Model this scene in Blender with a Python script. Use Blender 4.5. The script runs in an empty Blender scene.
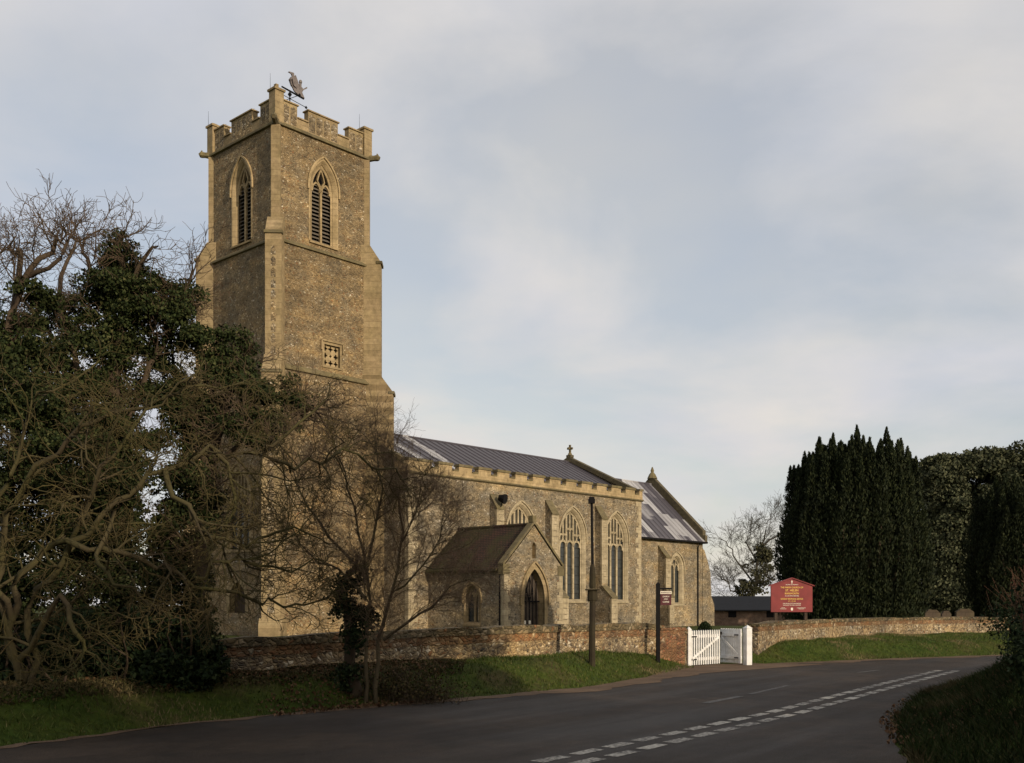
import bpy, bmesh, math, random
import numpy as np
from mathutils import Vector, Matrix
from mathutils.geometry import delaunay_2d_cdt

C = bpy.context.scene.collection
S = bpy.context.scene
R = math.radians
random.seed(7)
rng = np.random.default_rng(7)

# ------------------------------------------------------------------ camera
F = 1056.0
HY = 605.0                      # horizon row of the photograph
EYE = 1.6
cam = bpy.data.cameras.new('camera')
cam.sensor_width = 36.0
cam.lens = 36.0 * F / 1024.0
cam.shift_y = (HY - 381.5) / 1024.0
cam.clip_start = 0.1
cam.clip_end = 6000
co = bpy.data.objects.new('camera', cam)
co.location = (0, 0, EYE)
co.rotation_euler = (R(90), 0, 0)
C.objects.link(co)
S.camera = co

# ------------------------------------------------------------------ light
SUN_EL = R(16)
SUN_H = Vector((0.645, -0.765, 0)).normalized()
SUN = Vector((SUN_H.x * math.cos(SUN_EL), SUN_H.y * math.cos(SUN_EL), math.sin(SUN_EL)))
sl = bpy.data.lights.new('sun', 'SUN')
sl.energy = 3.6
sl.angle = R(0.6)
sl.color = (1.0, 0.86, 0.67)
so = bpy.data.objects.new('sun', sl)
so.rotation_euler = SUN.to_track_quat('Z', 'Y').to_euler()
so.location = (40, -30, 40)
C.objects.link(so)

world = bpy.data.worlds.new('World')
S.world = world
world.use_nodes = True
nt = world.node_tree
nt.nodes.clear()
def wn(t, **kw):
    n = nt.nodes.new(t)
    for k, v in kw.items():
        setattr(n, k, v)
    return n
L = nt.links.new
sky = wn('ShaderNodeTexSky', sky_type='NISHITA', sun_disc=False)
sky.sun_elevation = SUN_EL
sky.sun_rotation = math.atan2(SUN_H.x, SUN_H.y)
sky.air_density = 1.0
sky.dust_density = 1.5
tc = wn('ShaderNodeTexCoord')
sep = wn('ShaderNodeSeparateXYZ')
L(tc.outputs['Generated'], sep.inputs[0])
mz = wn('ShaderNodeMath', operation='MAXIMUM'); mz.inputs[1].default_value = 0.0
L(sep.outputs['Z'], mz.inputs[0])
az = wn('ShaderNodeMath', operation='ADD'); az.inputs[1].default_value = 0.22
L(mz.outputs[0], az.inputs[0])
dx = wn('ShaderNodeMath', operation='DIVIDE'); L(sep.outputs['X'], dx.inputs[0]); L(az.outputs[0], dx.inputs[1])
dy = wn('ShaderNodeMath', operation='DIVIDE'); L(sep.outputs['Y'], dy.inputs[0]); L(az.outputs[0], dy.inputs[1])
cmb = wn('ShaderNodeCombineXYZ'); L(dx.outputs[0], cmb.inputs[0]); L(dy.outputs[0], cmb.inputs[1])
cmb.inputs[2].default_value = 3.3
n1 = wn('ShaderNodeTexNoise'); n1.inputs['Scale'].default_value = 1.5; n1.inputs['Detail'].default_value = 7
n1.inputs['Roughness'].default_value = 0.52; n1.inputs['Distortion'].default_value = 0.3
L(cmb.outputs[0], n1.inputs['Vector'])
cr = wn('ShaderNodeValToRGB')
cr.color_ramp.elements[0].position = 0.40; cr.color_ramp.elements[0].color = (0.58, 0.58, 0.58, 1)
cr.color_ramp.elements[1].position = 0.62; cr.color_ramp.elements[1].color = (1, 1, 1, 1)
L(n1.outputs['Fac'], cr.inputs[0])
n2 = wn('ShaderNodeTexNoise'); n2.inputs['Scale'].default_value = 1.3; n2.inputs['Detail'].default_value = 5
cm2 = wn('ShaderNodeVectorMath', operation='ADD'); cm2.inputs[1].default_value = (5.1, 2.3, 1.7)
L(cmb.outputs[0], cm2.inputs[0]); L(cm2.outputs[0], n2.inputs['Vector'])
cc = wn('ShaderNodeValToRGB')
cc.color_ramp.elements[0].position = 0.36; cc.color_ramp.elements[0].color = (6.2, 6.35, 6.9, 1)
cc.color_ramp.elements[1].position = 0.66; cc.color_ramp.elements[1].color = (8.0, 7.5, 6.9, 1)
L(n2.outputs['Fac'], cc.inputs[0])
# blue gaps between the clouds keep the sky texture's own colour, lifted to the thin-cloud level
skm = wn('ShaderNodeMix', data_type='RGBA', blend_type='MULTIPLY'); skm.inputs[0].default_value = 1.0
L(sky.outputs[0], skm.inputs[6]); skm.inputs[7].default_value = (1.5, 1.42, 1.33, 1)
mx = wn('ShaderNodeMix', data_type='RGBA')
L(cr.outputs[0], mx.inputs[0]); L(skm.outputs[2], mx.inputs[6]); L(cc.outputs[0], mx.inputs[7])
bg = wn('ShaderNodeBackground'); bg.inputs['Strength'].default_value = 0.1
L(mx.outputs[2], bg.inputs['Color'])
wo = wn('ShaderNodeOutputWorld'); L(bg.outputs[0], wo.inputs['Surface'])

S.view_settings.view_transform = 'Standard'
S.view_settings.look = 'None'
S.view_settings.gamma = 1
S.view_settings.exposure = 0.0
S.view_settings.use_curve_mapping = False
S.render.engine = 'CYCLES'
S.cycles.use_denoising = True
S.cycles.max_bounces = 5
S.cycles.diffuse_bounces = 3
S.cycles.transparent_max_bounces = 4

# ------------------------------------------------------------------ helpers
def W(px, py, d):
    """point seen at pixel (px, py) at distance d in front of the camera"""
    return Vector(((px - 512) * d / F, d, EYE + (HY - py) * d / F))

def tag(o, label=None, cat=None, group=None, kind=None):
    if label: o['label'] = label
    if cat: o['category'] = cat
    if group: o['group'] = group
    if kind: o['kind'] = kind
    return o

def empty(name, loc=(0, 0, 0), rz=0.0):
    o = bpy.data.objects.new(name, None)
    o.location = loc
    o.rotation_euler = (0, 0, rz)
    o.empty_display_size = 0.3
    C.objects.link(o)
    return o

class MB:
    def __init__(s):
        s.v = []; s.f = []; s.m = []
    def add(s, vs, fs, m=0):
        b = len(s.v)
        s.v += [tuple(p) for p in vs]
        for f in fs:
            s.f.append(tuple(b + i for i in f)); s.m.append(m)
    def box(s, x0, x1, y0, y1, z0, z1, m=0):
        s.add([(x0,y0,z0),(x1,y0,z0),(x1,y1,z0),(x0,y1,z0),(x0,y0,z1),(x1,y0,z1),(x1,y1,z1),(x0,y1,z1)],
              [(3,2,1,0),(4,5,6,7),(0,1,5,4),(1,2,6,5),(2,3,7,6),(3,0,4,7)], m)
    def prism(s, poly, vec, m=0):
        """polygon (list of 3D points) extruded by vec"""
        n = len(poly); vec = Vector(vec)
        a = [Vector(p) for p in poly]; b = [p + vec for p in a]
        s.add(a + b, [tuple(range(n - 1, -1, -1)), tuple(range(n, 2 * n))] +
              [(i, (i + 1) % n, n + (i + 1) % n, n + i) for i in range(n)], m)
    def tube(s, pts, rad, n=6, m=0, cap=True):
        pts = [Vector(p) for p in pts]
        if not hasattr(rad, '__len__'): rad = [rad] * len(pts)
        vs = []
        for i, p in enumerate(pts):
            t = (pts[min(i + 1, len(pts) - 1)] - pts[max(i - 1, 0)]).normalized()
            a = t.cross(Vector((0, 0, 1)) if abs(t.z) < .9 else Vector((1, 0, 0))).normalized()
            b = t.cross(a)
            for k in range(n):
                th = 2 * math.pi * k / n
                vs.append(p + (a * math.cos(th) + b * math.sin(th)) * rad[i])
        fs = []
        for i in range(len(pts) - 1):
            for k in range(n):
                fs.append((i*n+k, i*n+(k+1)%n, (i+1)*n+(k+1)%n, (i+1)*n+k))
        if cap:
            fs.append(tuple(range(n - 1, -1, -1)))
            fs.append(tuple(range((len(pts)-1)*n, len(pts)*n)))
        s.add(vs, fs, m)
    def build(s, name, mats, parent=None, smooth=False):
        me = bpy.data.meshes.new(name)
        me.from_pydata(s.v, [], s.f)
        if not isinstance(mats, (list, tuple)): mats = [mats]
        for mt in mats: me.materials.append(mt)
        if len(mats) > 1: me.polygons.foreach_set('material_index', s.m)
        if smooth: me.polygons.foreach_set('use_smooth', [True] * len(me.polygons))
        me.update()
        o = bpy.data.objects.new(name, me)
        C.objects.link(o)
        if parent: o.parent = parent
        return o

def np_mesh(name, verts, faces, mat, parent=None, smooth=False):
    """verts Nx3, faces MxK numpy arrays"""
    me = bpy.data.meshes.new(name)
    verts = np.asarray(verts, dtype=np.float32); faces = np.asarray(faces, dtype=np.int32)
    k = faces.shape[1]
    me.vertices.add(len(verts)); me.vertices.foreach_set('co', verts.ravel())
    me.loops.add(faces.size); me.loops.foreach_set('vertex_index', faces.ravel())
    me.polygons.add(len(faces))
    me.polygons.foreach_set('loop_start', np.arange(0, faces.size, k, dtype=np.int32))
    if smooth: me.polygons.foreach_set('use_smooth', np.ones(len(faces), dtype=bool))
    me.materials.append(mat)
    me.update(calc_edges=True); me.validate()
    o = bpy.data.objects.new(name, me)
    C.objects.link(o)
    if parent: o.parent = parent
    return o

# ------------------------------------------------------------------ materials
class Mat:
    def __init__(s, name, rough=0.8, spec=0.3):
        s.m = bpy.data.materials.new(name); s.m.use_nodes = True
        s.t = s.m.node_tree; s.b = s.t.nodes['Principled BSDF']
        s.b.inputs['Roughness'].default_value = rough
        s.b.inputs['Specular IOR Level'].default_value = spec
        s.tc = s.t.nodes.new('ShaderNodeTexCoord')
    def n(s, t, **kw):
        n = s.t.nodes.new(t)
        for k, v in kw.items(): setattr(n, k, v)
        return n
    def l(s, a, b): s.t.links.new(a, b)
    def noise(s, scale, detail=4, rough=.55, co='Object', vec=None):
        n = s.n('ShaderNodeTexNoise'); n.inputs['Scale'].default_value = scale
        n.inputs['Detail'].default_value = detail; n.inputs['Roughness'].default_value = rough
        s.l(vec if vec else s.tc.outputs[co], n.inputs['Vector']); return n.outputs['Fac']
    def ramp(s, fac, stops, interp='LINEAR'):
        r = s.n('ShaderNodeValToRGB'); e = r.color_ramp.elements; r.color_ramp.interpolation = interp
        while len(e) < len(stops): e.new(.5)
        for i, (p, c) in enumerate(stops):
            e[i].position = p
            e[i].color = (c, c, c, 1) if not hasattr(c, '__len__') else (*c, 1)
        s.l(fac, r.inputs[0]); return r.outputs[0]
    def mix(s, fac, a, b, blend='MIX'):
        m = s.n('ShaderNodeMix', data_type='RGBA', blend_type=blend)
        for i, x in ((0, fac), (6, a), (7, b)):
            if isinstance(x, (int, float)): m.inputs[i].default_value = x if i == 0 else (x, x, x, 1)
            elif isinstance(x, tuple): m.inputs[i].default_value = (*x, 1)
            else: s.l(x, m.inputs[i])
        return m.outputs[2]
    def math(s, op, a, b=0.0):
        m = s.n('ShaderNodeMath', operation=op)
        for i, x in ((0, a), (1, b)):
            if isinstance(x, (int, float)): m.inputs[i].default_value = x
            else: s.l(x, m.inputs[i])
        return m.outputs[0]
    def bump(s, h, strength=.5, dist=.02):
        b = s.n('ShaderNodeBump'); b.inputs['Strength'].default_value = strength
        b.inputs['Distance'].default_value = dist
        s.l(h, b.inputs['Height']); s.l(b.outputs[0], s.b.inputs['Normal'])
    def col(s, c):
        if isinstance(c, tuple): s.b.inputs['Base Color'].default_value = (*c, 1)
        else: s.l(c, s.b.inputs['Base Color'])
        return s

def flint(name, scale=11.0, stops=None, mortar=(.27, .195, .105), red=.05, flat=.8):
    m = Mat(name, .85, .25)
    mp = m.n('ShaderNodeMapping'); m.l(m.tc.outputs['Object'], mp.inputs[0])
    mp.inputs['Scale'].default_value = (1, 1, 1.35)
    ds = m.n('ShaderNodeTexNoise'); ds.inputs['Scale'].default_value = 3.0; m.l(mp.outputs[0], ds.inputs['Vector'])
    va = m.n('ShaderNodeVectorMath', operation='MULTIPLY_ADD'); m.l(ds.outputs['Color'], va.inputs[0])
    va.inputs[1].default_value = (.25, .25, .25); m.l(mp.outputs[0], va.inputs[2])
    v = m.n('ShaderNodeTexVoronoi'); v.inputs['Scale'].default_value = scale; m.l(va.outputs[0], v.inputs['Vector'])
    ve = m.n('ShaderNodeTexVoronoi', feature='DISTANCE_TO_EDGE'); ve.inputs['Scale'].default_value = scale
    m.l(va.outputs[0], ve.inputs['Vector'])
    sp = m.n('ShaderNodeSeparateColor'); m.l(v.outputs['Color'], sp.inputs[0])
    stone = m.ramp(sp.outputs[0], stops or [(0, (.09, .076, .058)), (.10, (.175, .14, .09)), (.4, (.255, .20, .125)),
                                   (.75, (.315, .25, .155)), (.95, (.365, .295, .19)), (1, (.62, .56, .45))])
    brick = m.mix(m.ramp(sp.outputs[1], [(1 - red, 0.0), (1 - red + .02, 1.0)]), stone, (.23, .125, .065))
    edge = m.ramp(ve.outputs['Distance'], [(.0, 1.0), (.10, .0)])
    c = m.mix(edge, brick, mortar)
    big = m.noise(.35, 5)
    c = m.mix(1.0, c, m.ramp(big, [(.3, (.72, .70, .66)), (.7, (1.2, 1.16, 1.08))]), 'MULTIPLY')
    fine = m.noise(2.2, 4)
    lm = m.n('ShaderNodeMapping'); m.l(m.tc.outputs['Object'], lm.inputs[0]); lm.inputs['Scale'].default_value = (.22, .22, 1.5)
    c = m.mix(1.0, c, m.ramp(m.noise(1.0, 5, .6, vec=lm.outputs[0]), [(.32, (.74, .72, .70)), (.5, (1, 1, 1)), (.68, (1.22, 1.15, 1.0))]), 'MULTIPLY')
    c = m.mix(1.0, c, m.ramp(m.noise(.9, 5, .6), [(.35, (.86, .89, .95)), (.65, (1.12, 1.05, .93))]), 'MULTIPLY')
    c = m.mix(1.0, c, m.ramp(fine, [(.3, .74), (.7, 1.2)]), 'MULTIPLY')
    m.col(c)
    m.bump(m.ramp(ve.outputs['Distance'], [(.0, 0.0), (.25, 1.0)]), flat, .05)
    return m.m

def ashlar(name, base=(.34, .25, .14), lichen=.45):
    m = Mat(name, .85, .25)
    n = m.noise(1.1, 5); f = m.noise(9, 4)
    br = m.n('ShaderNodeTexBrick'); br.inputs['Scale'].default_value = 1.0
    br.inputs['Color1'].default_value = (1.0, 1.0, 1.0, 1); br.inputs['Color2'].default_value = (.80, .79, .76, 1)
    br.inputs['Mortar'].default_value = (.62, .6, .56, 1); br.inputs['Mortar Size'].default_value = .012
    br.inputs['Brick Width'].default_value = .62; br.inputs['Row Height'].default_value = .34
    sep = m.n('ShaderNodeSeparateXYZ'); m.l(m.tc.outputs['Object'], sep.inputs[0])
    cb = m.n('ShaderNodeCombineXYZ'); m.l(m.math('ADD', sep.outputs[0], sep.outputs[1]), cb.inputs[0]); m.l(sep.outputs[2], cb.inputs[1])
    m.l(cb.outputs[0], br.inputs['Vector'])
    c = m.mix(m.ramp(n, [(.35, 0.0), (.75, lichen)]), base, (.30, .24, .09))
    c = m.mix(m.ramp(f, [(.5, 0.0), (.85, .45)]), c, tuple(x * .5 for x in base))
    c = m.mix(m.ramp(m.noise(.55, 6, .65), [(.42, 0.0), (.68, .65)]), c, tuple(x * .55 for x in base))
    c = m.mix(1.0, c, m.ramp(m.noise(4.0, 4), [(.3, .78), (.7, 1.2)]), 'MULTIPLY')
    c = m.mix(1.0, c, br.outputs[0], 'MULTIPLY')
    m.col(c); m.bump(f, .35, .02)
    return m.m

def simple(name, c, rough=.7, var=.25, scale=6, spec=.3, bump=.2):
    m = Mat(name, rough, spec)
    f = m.noise(scale, 4)
    m.col(m.mix(1.0, c, m.ramp(f, [(.3, 1 - var), (.7, 1 + var)]), 'MULTIPLY'))
    if bump: m.bump(f, bump, .02)
    return m.m

def leafmat(name, stops, rough=.55, spec=.25):
    m = Mat(name, rough, spec)
    g = m.n('ShaderNodeNewGeometry')
    c = m.ramp(g.outputs['Random Per Island'], stops)
    c = m.mix(1.0, c, m.ramp(m.noise(.9, 3), [(.3, .7), (.7, 1.3)]), 'MULTIPLY')
    m.col(c)
    return m.m

def barkmat(name, a, b, scale=7):
    m = Mat(name, .9, .15)
    n = m.noise(scale, 5); k = m.noise(1.3, 3)
    m.col(m.mix(m.ramp(k, [(.35, 0.0), (.65, 1.0)]), m.mix(n, tuple(x * .6 for x in a), a), m.mix(n, tuple(x * .6 for x in b), b)))
    m.bump(n, .4, .02)
    return m.m

M = {}
M['flint'] = flint('flint_rubble')
M['flint_nave'] = flint('nave_flint', 9.5, [(0, (.10, .09, .075)), (.14, (.20, .17, .125)), (.5, (.28, .235, .165)), (.75, (.34, .285, .205)),
                                    (.95, (.40, .345, .26)), (1, (.60, .55, .47))], (.31, .26, .18), .03)
M['flint_wall'] = flint('wall_flint', 12.5, [(0, (.08, .07, .06)), (.2, (.20, .155, .11)), (.5, (.36, .275, .17)), (.75, (.45, .36, .23)),
                                    (.92, (.50, .42, .30)), (1, (.68, .62, .52))], (.33, .25, .15), .04)
M['coping_flint'] = flint('mossy_coping_stones', 9.0, [(0, (.07, .055, .035)), (.4, (.15, .12, .07)), (.8, (.23, .175, .105)), (1, (.36, .30, .21))], (.13, .11, .06), .06)
M['brick_mix'] = flint('brick_and_flint', 9.0, [(0, (.11, .075, .05)), (.4, (.23, .145, .08)), (.8, (.32, .22, .13)), (1, (.48, .40, .29))], (.24, .16, .09), .38)
M['brick_pier'] = flint('brick_and_rubble', 9.0, [(0, (.12, .07, .045)), (.4, (.27, .12, .065)), (.8, (.34, .17, .09)), (1, (.45, .36, .25))], (.24, .16, .09), .5)
M['flint_panel'] = flint('flushwork_flint', 6.5, [(0, (.11, .09, .065)), (.4, (.20, .16, .105)), (.7, (.28, .22, .14)), (1, (.5, .45, .36))], (.25, .195, .12), 0.0)
M['ashlar'] = ashlar('ashlar')
M['ashlar_pale'] = ashlar('pale_ashlar', (.44, .36, .235), .2)
M['ashlar_mossy'] = ashlar('mossy_ashlar', (.145, .118, .07), .6)
M['coping_dark'] = ashlar('dark_coping', (.10, .083, .054), .4)
M['ashlar_gold'] = ashlar('parapet_ashlar', (.42, .31, .17), .3)
M['porch_oak'] = simple('grey_oak', (.085, .065, .048), .8, .3, 6)
M['glass'] = simple('leaded_glass', (.035, .038, .036), .22, .3, 3, .5, .05)
M['louvre'] = simple('louvre_timber', (.12, .10, .075), .8)
M['iron'] = simple('black_iron', (.009, .008, .008), .8, .2, 6, .12)
M['oak'] = simple('old_oak', (.05, .032, .02), .8, .3, 9)
mw = Mat('white_paint', .6, .3)
mw.col(mw.mix(mw.ramp(mw.noise(6, 6, .7), [(.46, 0.0), (.75, .55)]), mw.mix(1.0, (.76, .74, .71), mw.ramp(mw.noise(2.5, 4), [(.3, .86), (.7, 1.03)]), 'MULTIPLY'), (.40, .38, .29))); mw.bump(mw.noise(30, 3), .15, .01)
M['white'] = mw.m
M['copper'] = simple('weathered_metal', (.16, .135, .125), .5, .3, 8)
M['maroon'] = simple('maroon_paint', (.19, .026, .025), .6, .18, 4, .25, .05)
M['dark_maroon'] = simple('dark_maroon_paint', (.07, .008, .012), .5, .1, 3)
M['cream'] = simple('cream_lettering', (.75, .68, .55), .6, .02, 3, .2, 0)
M['gold'] = simple('gold_lettering', (.72, .48, .12), .6, .02, 3, .2, 0)
M['post'] = barkmat('weathered_post', (.04, .03, .02), (.055, .046, .024))
M['stone'] = ashlar('headstone', (.07, .05, .035), .4)
M['slate'] = simple('dark_slate', (.016, .016, .018), .7, .3, 4)

def brickmat(name, c1, c2, mortar=(.26, .2, .14), sc=1.0, lichen=0.0):
    m = Mat(name, .9, .2)
    sep = m.n('ShaderNodeSeparateXYZ'); m.l(m.tc.outputs['Object'], sep.inputs[0])
    cb = m.n('ShaderNodeCombineXYZ'); m.l(m.math('ADD', sep.outputs[0], sep.outputs[1]), cb.inputs[0]); m.l(sep.outputs[2], cb.inputs[1])
    br = m.n('ShaderNodeTexBrick'); br.inputs['Scale'].default_value = sc
    br.inputs['Color1'].default_value = (*c1, 1); br.inputs['Color2'].default_value = (*c2, 1)
    br.inputs['Mortar'].default_value = (*mortar, 1); br.inputs['Mortar Size'].default_value = .012
    br.inputs['Brick Width'].default_value = .26; br.inputs['Row Height'].default_value = .078
    m.l(cb.outputs[0], br.inputs['Vector'])
    n = m.noise(2.2, 5)
    c = m.mix(1.0, br.outputs[0], m.ramp(n, [(.3, .6), (.7, 1.3)]), 'MULTIPLY')
    if lichen: c = m.mix(m.ramp(m.noise(3.1, 5), [(.42, 0.0), (.62, lichen)]), c, (.20, .155, .09))
    m.col(c); m.bump(br.outputs[1], -.4, .02)
    return m.m
M['brick'] = brickmat('red_brick', (.33, .115, .05), (.21, .085, .05), lichen=.95)
M['brick_end'] = brickmat('brick_pier', (.30, .11, .05), (.17, .10, .06), lichen=.8)
M['barn_brick'] = brickmat('barn_brick', (.13, .062, .04), (.10, .055, .04))
M['coping'] = brickmat('mossy_coping', (.14, .085, .05), (.10, .09, .05), (.1, .09, .06), lichen=.6)

def leadroof(name, white_bias, x_west=None):
    m = Mat(name, .5, .4)
    sep = m.n('ShaderNodeSeparateXYZ'); m.l(m.tc.outputs['Object'], sep.inputs[0])
    cx = m.math('FLOOR', m.math('ADD', m.math('MULTIPLY', sep.outputs[0], 1 / .78), 17.0 if x_west else 3.0))
    w0 = m.n('ShaderNodeTexWhiteNoise', noise_dimensions='1D'); m.l(cx, w0.inputs['W'])
    zz = m.math('FLOOR', m.math('ADD', m.math('MULTIPLY', sep.outputs[2], 1 / 1.9), m.math('MULTIPLY', w0.outputs['Value'], 1.0)))
    cb = m.n('ShaderNodeCombineXYZ'); m.l(cx, cb.inputs[0]); m.l(zz, cb.inputs[1])
    w = m.n('ShaderNodeTexWhiteNoise', noise_dimensions='3D'); m.l(cb.outputs[0], w.inputs['Vector'])
    fac = w.outputs['Value']
    if x_west is not None:          # most whitened lead lies towards the west end
        wob = m.math('MULTIPLY', m.math('SUBTRACT', m.noise(1.3, 4), .5), 1.2)
        t = m.math('DIVIDE', m.math('SUBTRACT', m.math('ADD', sep.outputs[0], wob), x_west[0]), x_west[1])
        fac = m.ramp(t, [(0, .98), (.25, .95), (.28, .15), (.34, .2), (.36, .95), (.42, .9), (.44, .15), (.60, .2), (.62, .9), (.68, .85), (.70, .1), (1, .1)])
    stm = m.n('ShaderNodeMapping'); m.l(m.tc.outputs['Object'], stm.inputs[0]); stm.inputs['Scale'].default_value = (2.4, .5, .5)
    streak = m.noise(1.6, 6, .65, vec=stm.outputs[0])
    fac = m.math('ADD', fac, m.math('MULTIPLY', m.math('SUBTRACT', streak, .5), .75))
    c = m.ramp(fac, [(white_bias - .25, (.062, .055, .064)), (white_bias, (.105, .094, .105)), (white_bias + .16, (.22, .21, .215)), (1, (.40, .39, .39))])
    m.col(c); m.bump(m.noise(5, 3), .2, .02)
    return m.m
M['lead'] = leadroof('lead_roof', .45, (7.0, 9.0))
M['lead_chancel'] = leadroof('chancel_lead', .42)
def tiles(name, c1, c2):
    m = Mat(name, .9, .2)
    br = m.n('ShaderNodeTexBrick'); br.inputs['Scale'].default_value = 1
    sep = m.n('ShaderNodeSeparateXYZ'); m.l(m.tc.outputs['Object'], sep.inputs[0])
    cb = m.n('ShaderNodeCombineXYZ'); m.l(sep.outputs[1], cb.inputs[0]); m.l(sep.outputs[2], cb.inputs[1])
    m.l(cb.outputs[0], br.inputs['Vector'])
    br.inputs['Color1'].default_value = (*c1, 1); br.inputs['Color2'].default_value = (*c2, 1); br.inputs['Mortar'].default_value = (.012, .01, .008, 1)
    br.inputs['Mortar Size'].default_value = .02; br.inputs['Brick Width'].default_value = .22; br.inputs['Row Height'].default_value = .11
    c = m.mix(m.ramp(m.noise(.9, 5), [(.4, 0.0), (.65, .8)]), br.outputs[0], (.045, .045, .015))
    m.col(c); m.bump(br.outputs[1], -.5, .03)
    return m.m
M['tiles'] = tiles('plain_tiles', (.085, .042, .03), (.05, .03, .024))

M['ivy'] = leafmat('ivy_leaves', [(0, (.010, .016, .005)), (.5, (.026, .036, .010)), (.9, (.048, .054, .018)), (1, (.085, .08, .03))], .75, .12)
M['laurel'] = leafmat('laurel_leaves', [(0, (.008, .014, .006)), (.6, (.02, .034, .012)), (1, (.045, .055, .02))], .75, .12)
M['yew'] = leafmat('yew_needles', [(0, (.008, .012, .005)), (.6, (.016, .022, .008)), (1, (.032, .036, .013))], .7, .12)
M['holm'] = leafmat('holm_oak_leaves', [(0, (.03, .036, .018)), (.5, (.06, .066, .034)), (1, (.10, .10, .055))], .7, .1)
M['twig_olive'] = barkmat('olive_twigs', (.105, .076, .036), (.098, .08, .028))
M['twig_brown'] = barkmat('brown_twigs', (.12, .08, .05), (.15, .105, .065))
M['bark_young'] = barkmat('young_bark', (.13, .095, .06), (.12, .10, .05))
M['twig_young'] = barkmat('pale_brown_twigs', (.21, .14, .09), (.23, .165, .10))
M['bark_olive'] = barkmat('mossy_bark', (.075, .056, .032), (.078, .07, .025))
M['bark_brown'] = barkmat('brown_bark', (.075, .052, .036), (.095, .068, .042))
M['bark_grey'] = barkmat('grey_bark', (.085, .072, .056), (.07, .064, .042))
M['twig_red'] = barkmat('reddish_twigs', (.16, .075, .05), (.11, .07, .04))
M['bramble'] = leafmat('bramble_leaves', [(0, (.03, .026, .01)), (.6, (.06, .05, .02)), (1, (.11, .075, .035))], .8, .1)
M['far_ivy'] = leafmat('far_ivy_leaves', [(0, (.045, .045, .022)), (1, (.09, .085, .045))], .8, .1)
M['grass_blade'] = leafmat('grass_blades', [(0, (.028, .05, .005)), (.6, (.055, .08, .009)), (.9, (.085, .09, .015)), (1, (.16, .13, .05))], .6, .2)
M['grass_shaded'] = leafmat('shade_darkened_grass', [(0, (.01, .018, .004)), (.7, (.022, .034, .007)), (1, (.06, .05, .02))], .8, .1)  # right bank: shade from the blocked sky is put into the blade colour
M['grass_dead'] = leafmat('dry_grass', [(0, (.06, .055, .015)), (.5, (.14, .11, .045)), (1, (.24, .18, .09))], .7, .2)
M['litter'] = leafmat('dead_leaves', [(0, (.05, .026, .012)), (.6, (.12, .06, .028)), (1, (.22, .13, .07))], .75, .2)

m = Mat('turf', .95, .1)
a = m.noise(.8, 6, .6); b_ = m.noise(7, 5)
c = m.ramp(a, [(.3, (.03, .05, .007)), (.5, (.045, .058, .009)), (.68, (.065, .052, .02))])
c = m.mix(1.0, c, m.ramp(b_, [(.3, .6), (.7, 1.35)]), 'MULTIPLY'); m.col(c); m.bump(b_, .6, .05)
M['turf'] = m.m
m = Mat('asphalt', .6, .2)
a = m.noise(.45, 6, .6); g = m.noise(45, 3, .7); s0 = m.n('ShaderNodeMapping'); m.l(m.tc.outputs['Object'], s0.inputs[0]); s0.inputs['Rotation'].default_value = (0, 0, R(-55))
st = m.n('ShaderNodeMapping'); m.l(s0.outputs[0], st.inputs[0]); st.inputs['Scale'].default_value = (.13, 1.1, 1)
sn = m.noise(1.0, 5, .6, vec=st.outputs[0])
c = m.ramp(a, [(.3, (.018, .0132, .0100)), (.7, (.031, .0225, .0165))])
c = m.mix(m.ramp(m.noise(.32, 6, .65), [(.46, 0.0), (.62, .8)]), c, (.045, .031, .021))
c = m.mix(1.0, c, m.ramp(sn, [(.34, .9), (.5, 1.0), (.68, 1.16)]), 'MULTIPLY')
c = m.mix(1.0, c, m.ramp(m.noise(3.5, 6, .7), [(.3, .75), (.7, 1.3)]), 'MULTIPLY')
c = m.mix(1.0, c, m.ramp(g, [(.3, .45), (.72, 1.8)]), 'MULTIPLY')
m.col(c); m.bump(g, .6, .012); M['asphalt'] = m.m
m.l(m.ramp(sn, [(.35, .62), (.62, .8)]), m.b.inputs['Roughness'])
m = Mat('road_paint', .7, .3)
g = m.noise(20, 5, .7); a = m.noise(.9, 4, .7)
c = m.mix(m.ramp(m.math('ADD', g, m.math('MULTIPLY', a, .6)), [(.68, 0.0), (.90, 1.0)]), (.48, .44, .37), (.07, .062, .055)); m.col(c); M['paint'] = m.m
m = Mat('worn_paint', .7, .3)
c = m.mix(m.ramp(m.noise(9, 6, .7), [(.34, 0.0), (.52, 1.0)]), (.2, .19, .175), (.045, .039, .034)); m.col(c); M['worn_paint'] = m.m
m = Mat('gravel', .9, .2)
v = m.n('ShaderNodeTexVoronoi'); v.inputs['Scale'].default_value = 30; m.l(m.tc.outputs['Object'], v.inputs['Vector'])
c = m.mix(1.0, m.ramp(m.noise(1.2, 5), [(.3, (.11, .07, .042)), (.7, (.19, .125, .078))]), m.ramp(v.outputs['Distance'], [(0, 1.2), (.6, .7)]), 'MULTIPLY'); m.col(c); m.bump(v.outputs['Distance'], .5, .02)
M['gravel'] = m.m

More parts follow.
